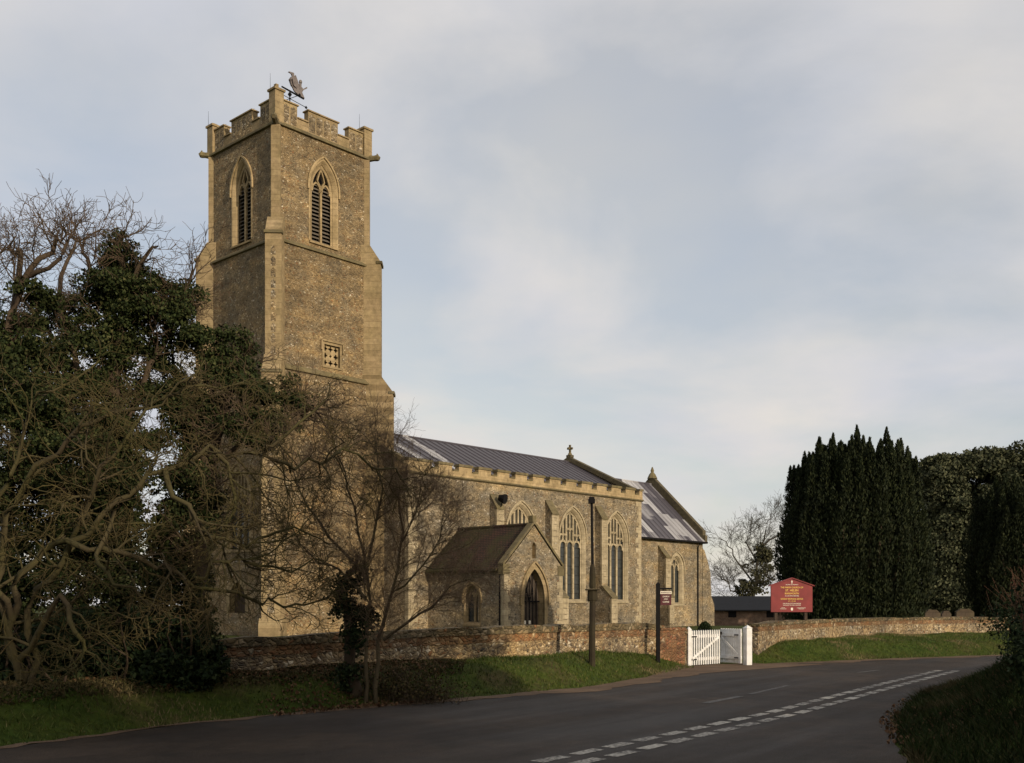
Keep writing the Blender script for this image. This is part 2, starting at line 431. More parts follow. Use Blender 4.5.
# ------------------------------------------------------------------ ground, road
EDGE_L = [(-60, -62), (-30, -26), (-12, 1.5), (-8.2, 8.0), (-5.7, 11.9), (-4.27, 14.4), (-1.83, 17.1), (-.4, 18.5), (1.54, 20.6), (3.7, 24.7), (4.9, 27.4), (6.9, 28.7),
          (11.5, 31.6), (17, 34.5), (30, 40), (70, 52), (160, 75)]
EDGE_R = [(-2, -60), (1.2, -20), (2.8, 0), (3.5, 7), (4.0, 10.7), (5.2, 14.5), (7.3, 19), (10.8, 24), (16.5, 28.5), (30, 35), (70, 47), (160, 70)]
WALL_L = [(-16, 19.5), (-9, 18.6), (-5.2, 18.4), (-3.1, 19.5), (-1.94, 20.7), (-.25, 22.1), (3.2, 26.4), (4.45, 27.6)]
WALL_TOP_L = [.95, .98, 1.0, 1.08, 1.12, 1.15, 1.15, 1.0]
WALL_R = [(6.7, 29.5), (8.9, 32.9), (11.6, 36.8), (14.5, 40), (20.5, 44), (28, 48), (45, 55)]
GATE = (5.3, 28.1)

def sdist(P, poly):
    """signed distance to a polyline, positive on its left"""
    P = np.asarray(P, float); best = np.full(len(P), 1e9); sgn = np.ones(len(P))
    for (ax, ay), (bx, by) in zip(poly[:-1], poly[1:]):
        d = np.array([bx - ax, by - ay]); L2 = d @ d
        r = P - np.array([ax, ay])
        t = np.clip((r @ d) / L2, 0, 1)
        q = r - t[:, None] * d
        dist = np.hypot(q[:, 0], q[:, 1])
        cr_ = d[0] * r[:, 1] - d[1] * r[:, 0]
        u = dist < best
        best[u] = dist[u]; sgn[u] = np.sign(cr_[u])
    return best * sgn
def sstep(a, b, x):
    t = np.clip((x - a) / (b - a), 0, 1); return t * t * (3 - 2 * t)
def vnoise(P, s, seed=0):
    """cheap smooth value noise"""
    r = np.random.default_rng(seed); T = r.random((64, 64))
    q = np.asarray(P) * s; i = np.floor(q).astype(int); f = q - i; f = f * f * (3 - 2 * f)
    g = lambda a, b: T[(i[:, 0] + a) % 64, (i[:, 1] + b) % 64]
    return (g(0,0)*(1-f[:,0])+g(1,0)*f[:,0])*(1-f[:,1]) + (g(0,1)*(1-f[:,0])+g(1,1)*f[:,0])*f[:,1]
def height(P):
    P = np.asarray(P, float)
    dl = sdist(P, EDGE_L); dr = -sdist(P, EDGE_R)
    h = np.full(len(P), -.07)
    g = np.hypot(P[:, 0] - GATE[0], P[:, 1] - GATE[1])
    gm = sstep(.8, 1.7, g)
    lum = (vnoise(P, .6, 1) - .5) * .16 + (vnoise(P, 2.1, 2) - .5) * .06
    bank = .47 * sstep(.05, 1.35, dl) * gm + (lum * sstep(.2, 1.5, dl)) * gm
    hb = -.07 + .075 * sstep(-.02, .12, dl) + bank
    h = np.where(dl > -.02, hb, h)
    far = sstep(14, 30, dl)
    h = np.where(dl > 0, h * (1 - far) + (-.12) * far, h)
    h = np.where((P[:, 1] > 88), -.12 - 1.75 * sstep(88, 104, P[:, 1]), h)
    hr = -.07 + .08 * sstep(-.02, .12, dr) + 1.3 * sstep(.05, 3.2, dr) + lum * 1.3 * sstep(.2, 1.5, dr)
    h = np.where(dr > -.02, hr, h)
    # right bank settles back to field level far away
    return h
def H(x, y): return float(height([(x, y)])[0])

xs = np.unique(np.concatenate([np.linspace(-3000, -60, 16), np.linspace(-60, -14, 40), np.linspace(-14, 22, 150), np.linspace(22, 70, 50), np.linspace(70, 3000, 18)]))
ys = np.unique(np.concatenate([np.linspace(-1500, -40, 12), np.linspace(-40, 4, 40), np.linspace(4, 46, 180), np.linspace(46, 120, 40), np.linspace(120, 4500, 18)]))
X, Y = np.meshgrid(xs, ys)
P = np.stack([X.ravel(), Y.ravel()], 1)
Z = height(P)
nx = len(xs); ny = len(ys)
ii = (np.arange(ny - 1)[:, None] * nx + np.arange(nx - 1)[None, :]).ravel()
tag(np_mesh('ground', np.column_stack([P, Z]), np.stack([ii, ii + 1, ii + nx + 1, ii + nx], 1), M['turf'], smooth=True), kind='structure')

rd = MB()
poly = [Vector((x, y)) for x, y in EDGE_L] + [Vector((x, y)) for x, y in reversed(EDGE_R)]
# wiggle the edges so that the verge is ragged
def ragged(pl, amp, step=.4, seed=1):
    rr = random.Random(seed); out = []
    for (ax, ay), (bx, by) in zip(pl[:-1], pl[1:]):
        Ls = math.hypot(bx - ax, by - ay); n = max(1, int(Ls / step)) if Ls < 16 else 2
        for i in range(n):
            t = i / n; nxn, nyn = -(by - ay) / Ls, (bx - ax) / Ls; w = rr.uniform(-amp, amp)
            out.append((ax + (bx - ax) * t + nxn * w, ay + (by - ay) * t + nyn * w))
    out.append(pl[-1]); return out
el = ragged(EDGE_L, .07, .35, 3); er = ragged(EDGE_R, .07, .35, 4)
pts = [Vector(p) for p in el] + [Vector(p) for p in reversed(er)]
r_ = delaunay_2d_cdt(pts, [(i, (i + 1) % len(pts)) for i in range(len(pts))], [], 3, 1e-5)
rd.add([(p.x, p.y, 0) for p in r_[0]], [tuple(f) for f in r_[2]])
road = tag(rd.build('road', M['asphalt']), kind='structure')

# painted give-way dashes and worn centre line
pm = MB()
line = [(-1.4, 8.6), (.655, 11.28), (3.83, 15.7), (7.5, 21.4), (10.7, 26.2)]
def along(pl, s):
    for (ax, ay), (bx, by) in zip(pl[:-1], pl[1:]):
        l = math.hypot(bx - ax, by - ay)
        if s <= l: return Vector((ax + (bx - ax) * s / l, ay + (by - ay) * s / l)), Vector(((bx - ax) / l, (by - ay) / l))
        s -= l
    return None, None
for row, off, sh in ((0, 0.0, 0.0), (1, -.38, .10)):
    s_ = sh
    while True:
        p, d = along(line, s_); q, d2 = along(line, s_ + .50)
        if p is None or q is None: break
        nrm = Vector((-d.y, d.x)); w = .085
        jw = [random.uniform(-.012, .012) for _ in range(4)]
        a0, a1 = p + nrm * (off - w + jw[0]), p + nrm * (off + w + jw[1]); b0, b1 = q + nrm * (off - w + jw[2]), q + nrm * (off + w + jw[3])
        pm.add([(a0.x, a0.y, .004), (b0.x, b0.y, .004), (b1.x, b1.y, .004), (a1.x, a1.y, .004)], [(0, 1, 2, 3)])
        s_ += .68
tag(pm.build('road_markings', M['paint']), kind='structure')
wm = MB()
for (ax, ay, bx, by, w) in ((3.15, 17.2, 4.0, 18.5, .075), (4.25, 18.9, 5.5, 21.0, .05), (8.2, 25.0, 9.0, 25.9, .06)):
    d = Vector((bx - ax, by - ay)).normalized(); nn = Vector((-d.y, d.x)) * w
    wm.add([(ax + nn.x, ay + nn.y, .0045), (ax - nn.x, ay - nn.y, .0045), (bx - nn.x, by - nn.y, .0045), (bx + nn.x, by + nn.y, .0045)], [(0, 1, 2, 3)])
tag(wm.build('worn_road_line', M['worn_paint']), kind='structure')

# muddy verge between asphalt and grass
vg = MB(); e_in = ragged(EDGE_L, .10, .3, 8); 
e2 = [Vector(p) for p in e_in if 6 < p[1] < 40]
vs = []; rr = random.Random(2)
for i, p in enumerate(e2):
    t = (e2[min(i + 1, len(e2) - 1)] - e2[max(i - 1, 0)]).normalized(); n_ = Vector((t.y, -t.x)); k_ = float(sstep(15.5, 21, p.y)); w_ = (.05 + .35 * k_) + (.08 + .27 * k_) * math.sin(i * .37) ** 2 + rr.uniform(-.09, .1)
    a_, b_ = p - n_ * .1, p + n_ * w_
    vs += [(a_.x, a_.y, .005), (b_.x, b_.y, .005)]
vg.add(vs, [(2*i, 2*i+1, 2*i+3, 2*i+2) for i in range(len(e2) - 1)])
tag(vg.build('road_verge', M['gravel']), kind='structure')

# gravel apron in front of the gate
ap = MB(); gx = np.linspace(0, 1, 15); gy = np.linspace(0, 1, 9)
A0, A1, B0, B1 = Vector((2.9, 23.2)), Vector((8.6, 28.6)), Vector((4.7, 28.1)), Vector((6.4, 28.75))
vs = []
for v in gy:
    for u in gx:
        p = A0.lerp(A1, u).lerp(B0.lerp(B1, u), v); vs.append((p.x, p.y, max(H(p.x, p.y), 0) + .006))
ap.add(vs, [(j*15+i, j*15+i+1, (j+1)*15+i+1, (j+1)*15+i) for j in range(8) for i in range(14)])
tag(ap.build('path', M['gravel']), kind='structure')

# ------------------------------------------------------------------ church
CH = empty('church', (-13.18, 58, 0), math.atan2(.7372, .6757))
tag(CH, 'medieval flint church with tall battlemented west tower, long nave, porch and chancel', 'church')

def cdt(outer, holes=()):
    """triangulate a polygon with holes"""
    pts = [Vector(p) for p in outer]; ed = [(i, (i + 1) % len(outer)) for i in range(len(outer))]
    for h in holes:
        b = len(pts); pts += [Vector(p) for p in h]; ed += [(b + i, b + (i + 1) % len(h)) for i in range(len(h))]
    r = delaunay_2d_cdt(pts, ed, [], 0, 1e-6)
    def inside(p, poly):
        c = False; n = len(poly)
        for i in range(n):
            (x0, y0), (x1, y1) = poly[i][:2], poly[(i + 1) % n][:2]
            if (y0 > p[1]) != (y1 > p[1]) and p[0] < (x1 - x0) * (p[1] - y0) / (y1 - y0) + x0: c = not c
        return c
    fs = []
    for f in r[2]:
        c = sum((r[0][i] for i in f), Vector((0, 0))) / len(f)
        if inside(c, outer) and not any(inside(c, h) for h in holes): fs.append(tuple(f))
    return r[0], fs

class Fr:
    def __init__(s, O, U, N): s.O, s.U, s.N = Vector(O), Vector(U), Vector(N)
    def p(s, u, v, d=0.0):        # d > 0 stands proud of the wall, d < 0 is recessed
        return s.O + s.U * u + Vector((0, 0, v)) + s.N * d

def arch(cu, a, z0, zs, rise, n=10):
    r = (a * a + rise * rise) / (2 * a)
    out = [(cu - a, z0)]
    th = math.asin(min(1, rise / r))
    left = []
    for i in range(n + 1):
        t = th * i / n
        left.append((-a + r - r * math.cos(t), r * math.sin(t)))
    out += [(cu + x, zs + z) for x, z in left]
    out += [(cu - x, zs + z) for x, z in reversed(left[:-1])]
    out += [(cu + a, z0)]
    return out

def panel(mb, fr, outer, holes, m=0, depth=.45, mrev=1):
    r = cdt(outer, holes)
    mb.add([fr.p(p.x, p.y) for p in r[0]], r[1], m)
    for h in holes:
        n = len(h)
        mb.add([fr.p(u, v) for u, v in h] + [fr.p(u, v, -depth) for u, v in h], [(i, (i+1) % n, n + (i+1) % n, n + i) for i in range(n)], mrev)

def ring(mb, fr, inner, outer, d, m=0, back=-.05):
    n = len(inner)
    vs = [fr.p(u, v, d) for u, v in inner] + [fr.p(u, v, d) for u, v in outer] + [fr.p(u, v, back) for u, v in outer] + [fr.p(u, v, -.10) for u, v in inner]
    fs = []
    for i in range(n - 1):
        fs += [(i, i+1, n+i+1, n+i), (n+i, n+i+1, 2*n+i+1, 2*n+i), (3*n+i, 3*n+i+1, i+1, i)]
    fs += [(0, n, 2*n, 3*n), (n-1, 3*n-1+1-1, 3*n-1, 2*n-1)] if False else []
    mb.add(vs, fs, m)

def bar(mb, fr, p, q, w, d0, d1, m=0):
    p, q = Vector(p), Vector(q); t = (q - p).normalized(); nn = Vector((-t.y, t.x)) * w / 2
    a, b, c, d = p - nn, q - nn, q + nn, p + nn
    mb.add([fr.p(x.x, x.y, d0) for x in (a, b, c, d)] + [fr.p(x.x, x.y, d1) for x in (a, b, c, d)],
           [(0,1,2,3),(7,6,5,4),(0,4,5,1),(1,5,6,2),(2,6,7,3),(3,7,4,0)], m)
def bars(mb, fr, pts, w, d0, d1, m=0):
    for p, q in zip(pts[:-1], pts[1:]): bar(mb, fr, p, q, w, d0, d1, m)

def archtop(a, rise, x):
    r = (a * a + rise * rise) / (2 * a); x = abs(x)
    return math.sqrt(max(0, r * r - (x + r - a) ** 2))

def poly_fill(mb, fr, pts, d, m=0):
    mb.add([fr.p(u, v, d) for u, v in pts], [tuple(range(len(pts)))], m)

def make_window(fr, cu, a, z0, zs, rise, kind, f=.22, mat='ashlar_pale', transom=None, parent=CH, splay=.18):
    """surround mesh with tracery and glass or louvres as sub-parts; returns the opening outline"""
    hole = arch(cu, a, z0, zs, rise)
    big = arch(cu, a + splay, z0 - .03, zs, rise + splay * 1.1)
    mb = MB()
    f0 = f; f = f + splay
    outer = arch(cu, a + f, z0 - .03, zs, rise + f * 1.15)
    ring(mb, fr, big, outer, .02)
    # chamfered jambs: wide splay, a small step, then the inner order
    m1 = arch(cu, a + splay * .35, z0 - .01, zs, rise + splay * .4); n = len(hole)
    for A_, da, B_, db in ((big, .02, m1, -.14), (m1, -.14, arch(cu, a + splay * .3, z0 - .008, zs, rise + splay * .34), -.19), (arch(cu, a + splay * .3, z0 - .008, zs, rise + splay * .34), -.19, hole, -.22)):
        mb.add([fr.p(u, v, da) for u, v in A_] + [fr.p(u, v, db) for u, v in B_], [(i, i + 1, n + i + 1, n + i) for i in range(n - 1)])
    # sloping sill and hood mould
    mb.prism([fr.p(cu - a - f * .9, z0 - .16, -.1), fr.p(cu - a - f * .9, z0 - .16, .10), fr.p(cu - a - f * .9, z0 - .06, .12), fr.p(cu - a - f * .9, z0 + .10, -.2)], fr.U * (2 * a + 1.8 * f))
    hood = arch(cu, a + f + .05, zs - .25, zs, rise + f * 1.15 + .06)
    for p, q in zip(hood[:-1], hood[1:]): bar(mb, fr, p, q, .10, -.02, .10)
    w = mb.build('window', M[mat], parent)
    t = MB(); g = MB()
    D0, D1 = -.36, -.22
    if kind == 'perp':                       # three lights with panel tracery in the head
        tr = transom
        lw = 2 * a / 3
        for k in (-1, 1): bar(t, fr, (cu + k * a / 3, z0), (cu + k * a / 3, zs + archtop(a, rise, a / 3) - .03), .17, D0, D1)
        for k in (-1, 0, 1):
            c = cu + k * lw
            pts = [(x, y) for x, y in arch(c, lw / 2 - .03, tr - .2, tr - .12, .34, 5)]
            bars(t, fr, pts, .13, D0, D1)
            zt = zs + archtop(a, rise, abs(k) * lw)
            bar(t, fr, (c, tr + .2), (c, max(tr + .4, zt - .02)), .12, D0, D1)      # upper mullion
            for kk in (-1, 1):                                       # small heads of the panels
                cc_ = c + kk * lw / 4
                if abs(cc_ - cu) > a - .12: continue
                zt2 = zs + archtop(a, rise, cc_ - cu)
                zh = min(zs + .35 if abs(k) == 0 else zs - .05, zt2 - .4)
                if zh > tr + .3: bars(t, fr, arch(cc_, lw / 4 - .02, zh - .02, zh, .22, 3), .11, D0, D1)
            # stone filling between the heads of the lights
            for kk in (-1, 1):
                e = c + kk * (lw / 2 - .03)
                t.add([fr.p(e, tr - .12, -.26), fr.p(e, tr + .24, -.26), fr.p(c + kk * .05, tr + .24, -.26)], [(0, 1, 2)])
        bars(t, fr, hole[1:-1], .10, D0, D1)
        for zc_ in np.arange(z0 + .5, tr - .2, .62): bar(g, fr, (cu - a, zc_), (cu + a, zc_), .025, -.325, -.31, 1)
        gp = arch(cu, a + .02, z0 - .02, zs, rise + .02)
        poly_fill(g, fr, gp, -.335)
        g.build('glass', [M['glass'], M['iron']], w)
    elif kind in ('belfry', 'two'):
        zt = zs - .05
        bar(t, fr, (cu, z0), (cu, zt + .2), .13, D0, D1)
        for k in (-1, 1):
            bars(t, fr, arch(cu + k * a / 2, a / 2 - .05, zt - .1, zt, .42, 5), .10, D0, D1)
        top = zs + rise
        # Y tracery and an eyelet quatrefoil in the head
        bars(t, fr, [(cu, zt + .2), (cu - a * .38, zt + .55), (cu - a * .28, zt + .8), (cu, top - .12)], .08, D0, D1)
        bars(t, fr, [(cu, zt + .2), (cu + a * .38, zt + .55), (cu + a * .28, zt + .8), (cu, top - .12)], .08, D0, D1)
        bars(t, fr, hole[1:-1], .10, D0, D1)
        for k in (-1, 1):
            t.add([fr.p(cu + k * (a - .02), zt + .05, -.26), fr.p(cu + k * a * .55, zt + .5, -.26), fr.p(cu + k * .03, zt + .12, -.26), fr.p(cu + k * a * .5, zt + .44, -.26)], [(0, 1, 3)])
        if kind == 'belfry':
            z = z0 + .08
            while z < zs + .25:
                g.prism([fr.p(cu - a, z, -.28), fr.p(cu - a, z + .035, -.28), fr.p(cu - a, z + .19, -.48), fr.p(cu - a, z + .155, -.48)], fr.U * (2 * a))
                z += .215
            poly_fill(g, fr, arch(cu, a + .02, z0 - .02, zs, rise + .02), -.56, 1)
            g.build('louvre', [M['louvre'], M['iron']], w)
        else:
            poly_fill(g, fr, arch(cu, a + .02, z0 - .02, zs, rise + .02), -.335)
            g.build('glass', M['glass'], w)
    t.build('tracery', M[mat], w)
    return arch(cu, a + splay + .01, z0 - .04, zs, rise + splay * 1.1 + .01)

TW = 6.6
n_before_tower = 0
# --- tower
S2 = Fr((0, 0, 0), (1, 0, 0), (0, -1, 0)); 
def frS(o): return Fr((-o, -o, 0), (1, 0, 0), (0, -1, 0))
def frW(o): return Fr((-o, TW + o, 0), (0, -1, 0), (-1, 0, 0))
mid = TW / 2
ob, o2, o1 = 0.0, .12, .26
Z1, Z2, ZC = 14.7, 21.7, 28.1
tw = MB()
hS = make_window(frS(ob), mid - .05, .66, 22.25, 25.35, 1.35, 'belfry', .10, 'ashlar_gold', splay=.28)
hW = make_window(frW(ob), mid, .66, 22.25, 25.35, 1.35, 'belfry', .10, 'ashlar_gold', splay=.28)
panel(tw, frS(ob), [(0, Z2), (TW, Z2), (TW, ZC), (0, ZC)], [hS], depth=.6)
panel(tw, frW(ob), [(0, Z2), (TW, Z2), (TW, ZC), (0, ZC)], [hW], depth=.6)
tw.add([(TW,0,Z2),(TW,TW,Z2),(TW,TW,ZC),(TW,0,ZC),(0,TW,Z2),(0,TW,ZC)], [(0,1,2,3),(1,4,5,2)])
T2 = TW + 2 * o2
sq = (3.75 + o2 - .56, 15.3, 3.75 + o2 + .56, 16.5)
panel(tw, frS(o2), [(0, Z1), (T2, Z1), (T2, Z2), (0, Z2)], [[(sq[0], sq[1]), (sq[0], sq[3]), (sq[2], sq[3]), (sq[2], sq[1])]], depth=.3)
panel(tw, frW(o2), [(0, Z1), (T2, Z1), (T2, Z2), (0, Z2)], [])
tw.add([(TW+o2,-o2,Z1),(TW+o2,TW+o2,Z1),(TW+o2,TW+o2,Z2),(TW+o2,-o2,Z2),(-o2,TW+o2,Z1),(-o2,TW+o2,Z2)], [(0,1,2,3),(1,4,5,2)])
T1 = TW + 2 * o1
hWw = make_window(frW(o1), T1 / 2, .98, 4.75, 7.6, 1.5, 'perp', .22, 'ashlar', transom=7.2)
dW = arch(T1 / 2, .8, -1, 1.9, 1.0)
panel(tw, frS(o1), [(0, -1), (T1, -1), (T1, Z1), (0, Z1)], [])
panel(tw, frW(o1), [(0, -1.2), (T1, -1.2), (T1, Z1), (0, Z1)], [hWw, dW])
tw.add([(TW+o1,-o1,-1),(TW+o1,TW+o1,-1),(TW+o1,TW+o1,Z1),(TW+o1,-o1,Z1),(-o1,TW+o1,-1),(-o1,TW+o1,Z1)], [(0,1,2,3),(1,4,5,2)])
tw.box(-.01 + .3, TW - .3, .3, TW - .3, 27.9, 28.3, 1)
tw.build('tower', [M['flint'], M['ashlar']], CH)
d = MB(); frw = frW(o1); poly_fill(d, frw, dW, -.3); 
for k in np.arange(-.7, .75, .2): bar(d, frw, (T1/2 + k, -1), (T1/2 + k, 2.6), .02, -.3, -.285)
dd = d.build('door', M['oak'], CH)
d = MB(); ring(d, frw, dW, arch(T1 / 2, 1.1, -1, 1.9, 1.3), .05); d.build('door_frame', M['ashlar'], dd)
# sound hole
fs2 = frS(o2); sh = MB(); u0, v0, u1, v1 = sq; uc, vc = (u0 + u1) / 2, (v0 + v1) / 2
ring(sh, fs2, [(u0, v0), (u0, v1), (u1, v1), (u1, v0), (u0, v0)], [(u0-.14, v0-.12), (u0-.14, v1+.14), (u1+.14, v1+.14), (u1+.14, v0-.12), (u0-.14, v0-.12)], .05)
for p, q in (((u0-.2, v1+.2), (u1+.2, v1+.2)), ((u0-.2, v1+.2), (u0-.2, v1-.35)), ((u1+.2, v1+.2), (u1+.2, v1-.35))): bar(sh, fs2, p, q, .1, 0, .12)
sw = sh.build('window', M['ashlar'], CH)
sh = MB()
cells = 3; cw = (u1 - u0) / cells; chh = (v1 - v0) / cells
holes = []
for (ci, cj, r0) in [(0,1,.13),(2,1,.13),(1,0,.13),(1,2,.13),(0,0,.12),(2,0,.12),(0,2,.12),(2,2,.12),(1,1,.08)]:
    c_ = (u0 + cw * (ci + .5), v0 + chh * (cj + .5))
    holes.append([(c_[0] + r0 * (1 + .35 * math.cos(4 * th)) * math.cos(th), c_[1] + r0 * (1 + .35 * math.cos(4 * th)) * math.sin(th)) for th in [2 * math.pi * k / 20 for k in range(20)]])
panel(sh, Fr(fs2.O + fs2.N * -.12, fs2.U, fs2.N), [(u0, v0), (u1, v0), (u1, v1), (u0, v1)], holes, 0, .12, 0)
sh.build('tracery', M['ashlar_gold'], sw)
b = MB(); poly_fill(b, fs2, [(u0, v0), (u1, v0), (u1, v1), (u0, v1)], -.29); b.build('backing', M['iron'], sw)

# string courses and cornice as sloping bands round the tower
def band(o_in, o_out, z0, z1, zslope, name, mat):
    mb = MB(); c_ = []
    for o, z in ((o_in, z0), (o_out, z0 + .03), (o_out, z1), (o_in - (0 if zslope else 0), z1 + zslope)):
        c_.append([(-o, -o, z), (TW + o, -o, z), (TW + o, TW + o, z), (-o, TW + o, z)])
    vs = [p for r in c_ for p in r]; fs = []
    for r in range(3):
        for k in range(4): fs.append((r*4+k, r*4+(k+1) % 4, (r+1)*4+(k+1) % 4, (r+1)*4+k))
    mb.add(vs, fs); return mb.build(name, mat, CH)
band(o2 - .05, o2 + .13, Z2 - .12, Z2 + .0, .16, 'string_course', M['ashlar_mossy'])
band(o1 - .05, o1 + .13, Z1 - .12, Z1 + .0, .22, 'string_course', M['ashlar_mossy'])
band(-.02, .15, ZC - .08, ZC + .06, .14, 'cornice', M['ashlar_mossy'])
band(o1 - .02, .5, -1, .9, .25, 'plinth', M['flint'])
# parapet
pp = MB(); fl = MB()
def para(fr):
    segs = [(.45, 1.45, 1), (1.45, 2.2, 0), (2.2, 4.3, 1), (4.3, 5.1, 0), (5.1, 6.15, 1)]
    for a0, a1, hi in segs:
        top = 29.5 if hi else 28.82
        g0 = .002 if hi else 0
        pp.prism([fr.p(a0 + g0, 28.2, -.02), fr.p(a1 - g0, 28.2, -.02), fr.p(a1 - g0, top, -.02), fr.p(a0 + g0, top, -.02)], fr.N * -.38)
        ov = .07 if hi else -.004
        pp.prism([fr.p(a0 - ov, top + .002, .06), fr.p(a1 + ov, top + .002, .06), fr.p(a1 + ov, top + .07, .06), fr.p(a0 - ov, top + .07, .06)], fr.N * -.52)
        pp.prism([fr.p(a0 - ov + .05, top + .072, -.02), fr.p(a1 + ov - .05, top + .072, -.02), fr.p(a1 + ov - .05, top + .15, -.16), fr.p(a0 - ov + .05, top + .15, -.16)], fr.N * -.02)
        if hi:
            n = max(2, round((a1 - a0) / .52)); w_ = (a1 - a0) / n
            for i in range(n):
                for (z0, z1) in ((28.34, 29.4),):
                    fl.prism([fr.p(a0 + i*w_ + .04, z0, -.017), fr.p(a0 + (i+1)*w_ - .04, z0, -.017), fr.p(a0 + (i+1)*w_ - .04, z1 - .14, -.017), fr.p(a0 + (i+.5)*w_, z1, -.017), fr.p(a0 + i*w_ + .04, z1 - .14, -.017)], fr.N * -.02)
for fr in (frS(0), frW(0), Fr((TW, 0, 0), (0, 1, 0), (1, 0, 0)), Fr((TW, TW, 0), (-1, 0, 0), (0, 1, 0))): para(fr)
prt = pp.build('parapet', M['ashlar'], CH)
fl.build('flushwork', M['flint_panel'], prt)
for (x, y, hh) in ((.16, .16, 30.1), (TW - .16, .16, 30.0), (.16, TW - .16, 30.0), (TW - .16, TW - .16, 30.0)):
    t = MB(); w = .29
    t.box(x - w, x + w, y - w, y + w, 28.15, hh - .22)
    t.box(x - w - .07, x + w + .07, y - w - .07, y + w + .07, hh - .218, hh - .10)
    t.add([(x-w,y-w,hh-.098),(x+w,y-w,hh-.098),(x+w,y+w,hh-.098),(x-w,y+w,hh-.098),(x-.1,y-.1,hh+.05),(x+.1,y-.1,hh+.05),(x+.1,y+.1,hh+.05),(x-.1,y+.1,hh+.05)],
          [(0,1,5,4),(1,2,6,5),(2,3,7,6),(3,0,4,7),(4,5,6,7)])
    if hh > 30.05: t.box(x - .1, x + .08, y - .1, y + .1, hh + .052, hh + .2)
    tt = t.build('pinnacle', M['ashlar'], CH)
    t = MB(); t.tube([(x - .25, y + .22, hh - .3), (x - .25, y + .22, hh + .8)], [.013, .006], 5); t.build('spike', M['iron'], tt)
for (x, y, dx_, dy_) in ((0, TW, -1, 1), (TW, 0, 1, -1), (0, 0, -1, -1), (TW, TW, 1, 1)):
    g = MB(); dv = Vector((dx_, dy_, 0)).normalized(); p = Vector((x, y, 28.17)) + dv * .02
    g.tube([p, p + dv * .28 + Vector((0, 0, .02)), p + dv * .5 + Vector((0, 0, .05)), p + dv * .62 + Vector((0, 0, .0))], [.2, .16, .19, .12], 7)
    g.tube([p + dv * .5 + Vector((0, 0, .18)), p + dv * .46 + Vector((0, 0, .3))], [.07, .03], 5)
    g.build('gargoyle', M['ashlar_mossy'], CH)

# diagonal buttresses
def diag(cx_, cy_, dx_, dy_, front_only=False):
    dv = Vector((dx_, dy_, 0)).normalized(); nv = Vector((-dv.y, dv.x, 0)); c0 = Vector((cx_, cy_, 0))
    mb = MB()
    def blk(p, hw, z0, z1, slope_to=None, zt=None, back=-.6):
        prof = [(back, z0), (p, z0), (p, z1)]
        prof += [(slope_to, zt), (back, zt)] if slope_to is not None else [(back, z1)]
        mb.prism([c0 + dv * a_ - nv * hw + Vector((0, 0, z)) for a_, z in prof], nv * (2 * hw))
    blk(.05, .25, 22.6, 28.0)
    blk(.74, .44, 14.6, 21.9, .08, 22.9)
    blk(1.46, .50, .6, 14.2, .72, 15.2)
    blk(1.7, .62, -1, .5, 1.44, .9)
    o = mb.build('buttress', M['ashlar'], CH)
    f = MB()
    for (p, z0, z1, hw) in ((.74, 15.2, 21.6, .13), (1.46, 1.2, 13.8, .18)):
        z = z0
        while z + .55 < z1:
            a_ = c0 + dv * p
            f.prism([a_ - nv * hw + Vector((0, 0, z)), a_ + nv * hw + Vector((0, 0, z)), a_ + nv * hw + Vector((0, 0, z + .38)), a_ + Vector((0, 0, z + .55)), a_ - nv * hw + Vector((0, 0, z + .38))], dv * .006)
            z += .60
    f.build('flushwork', M['flint_panel'], o)
    b = MB()
    for (p, z, hw) in ((.74, 21.9, .50), (1.46, 14.2, .56)):
        a_ = c0 + dv * (p + .09); b.prism([a_ - nv * hw + Vector((0, 0, z - .12)), a_ + nv * hw + Vector((0, 0, z - .12)), a_ + nv * hw + Vector((0, 0, z + .04)), a_ - nv * hw + Vector((0, 0, z + .04))], dv * -.35)
    b.build('string_course', M['ashlar_mossy'], o)
for a_ in ((0, 0, -1, -1), (TW, 0, 1, -1), (0, TW, -1, 1), (TW, TW, 1, 1)): diag(*a_)

# --- weathervane: an angel on a bar above the tower roof
vane_c = Vector((mid, mid, 0))
bd = Vector((.55, .83, 0)).normalized()      # world direction of the bar -> church local
rot = Matrix.Rotation(-math.atan2(.7372, .6757), 4, 'Z')
bl = (rot @ bd); bl.normalize(); bn = Vector((-bl.y, bl.x, 0))
zb = 32.1
v = MB(); v.tube([vane_c + Vector((0, 0, 28.2)), vane_c + Vector((0, 0, zb + .02))], [.05, .035], 8)
wv = v.build('weathervane', M['iron'], CH)
v = MB(); v.tube([vane_c + bl * -.65 + Vector((0, 0, zb)), vane_c + bl * 1.15 + Vector((0, 0, zb))], [.045, .06], 6)
v.tube([vane_c + bn * -.8 + Vector((0, 0, zb - .45)), vane_c + bn * .8 + Vector((0, 0, zb - .45))], .02, 5)
v.tube([vane_c + bl * -.8 + Vector((0, 0, zb - .45)), vane_c + bl * 1.35 + Vector((0, 0, zb - .45))], .02, 5)
for k in (bn * -.8, bn * .8, bl * 1.35): 
    q = vane_c + k + Vector((0, 0, zb - .45)); v.tube([q + Vector((0, 0, -.1)), q, q + Vector((0, 0, .1))], [.01, .09, .01], 6)
v.tube([vane_c + Vector((0, 0, zb - .35)), vane_c + Vector((0, 0, zb - .2)), vane_c + Vector((0, 0, zb - .05))], [.03, .13, .03], 8)
v.build('arm', M['iron'], wv)
zp = [(555,440),(500,400),(450,355),(418,290),(405,228),(428,208),(418,180),(385,160),(392,155),(425,165),(445,172),(450,208),(482,242),(497,300),(512,318),(504,290),(524,245),(532,255),(527,312),(548,338),(590,318),(592,334),(548,352),(535,372),(562,432)]
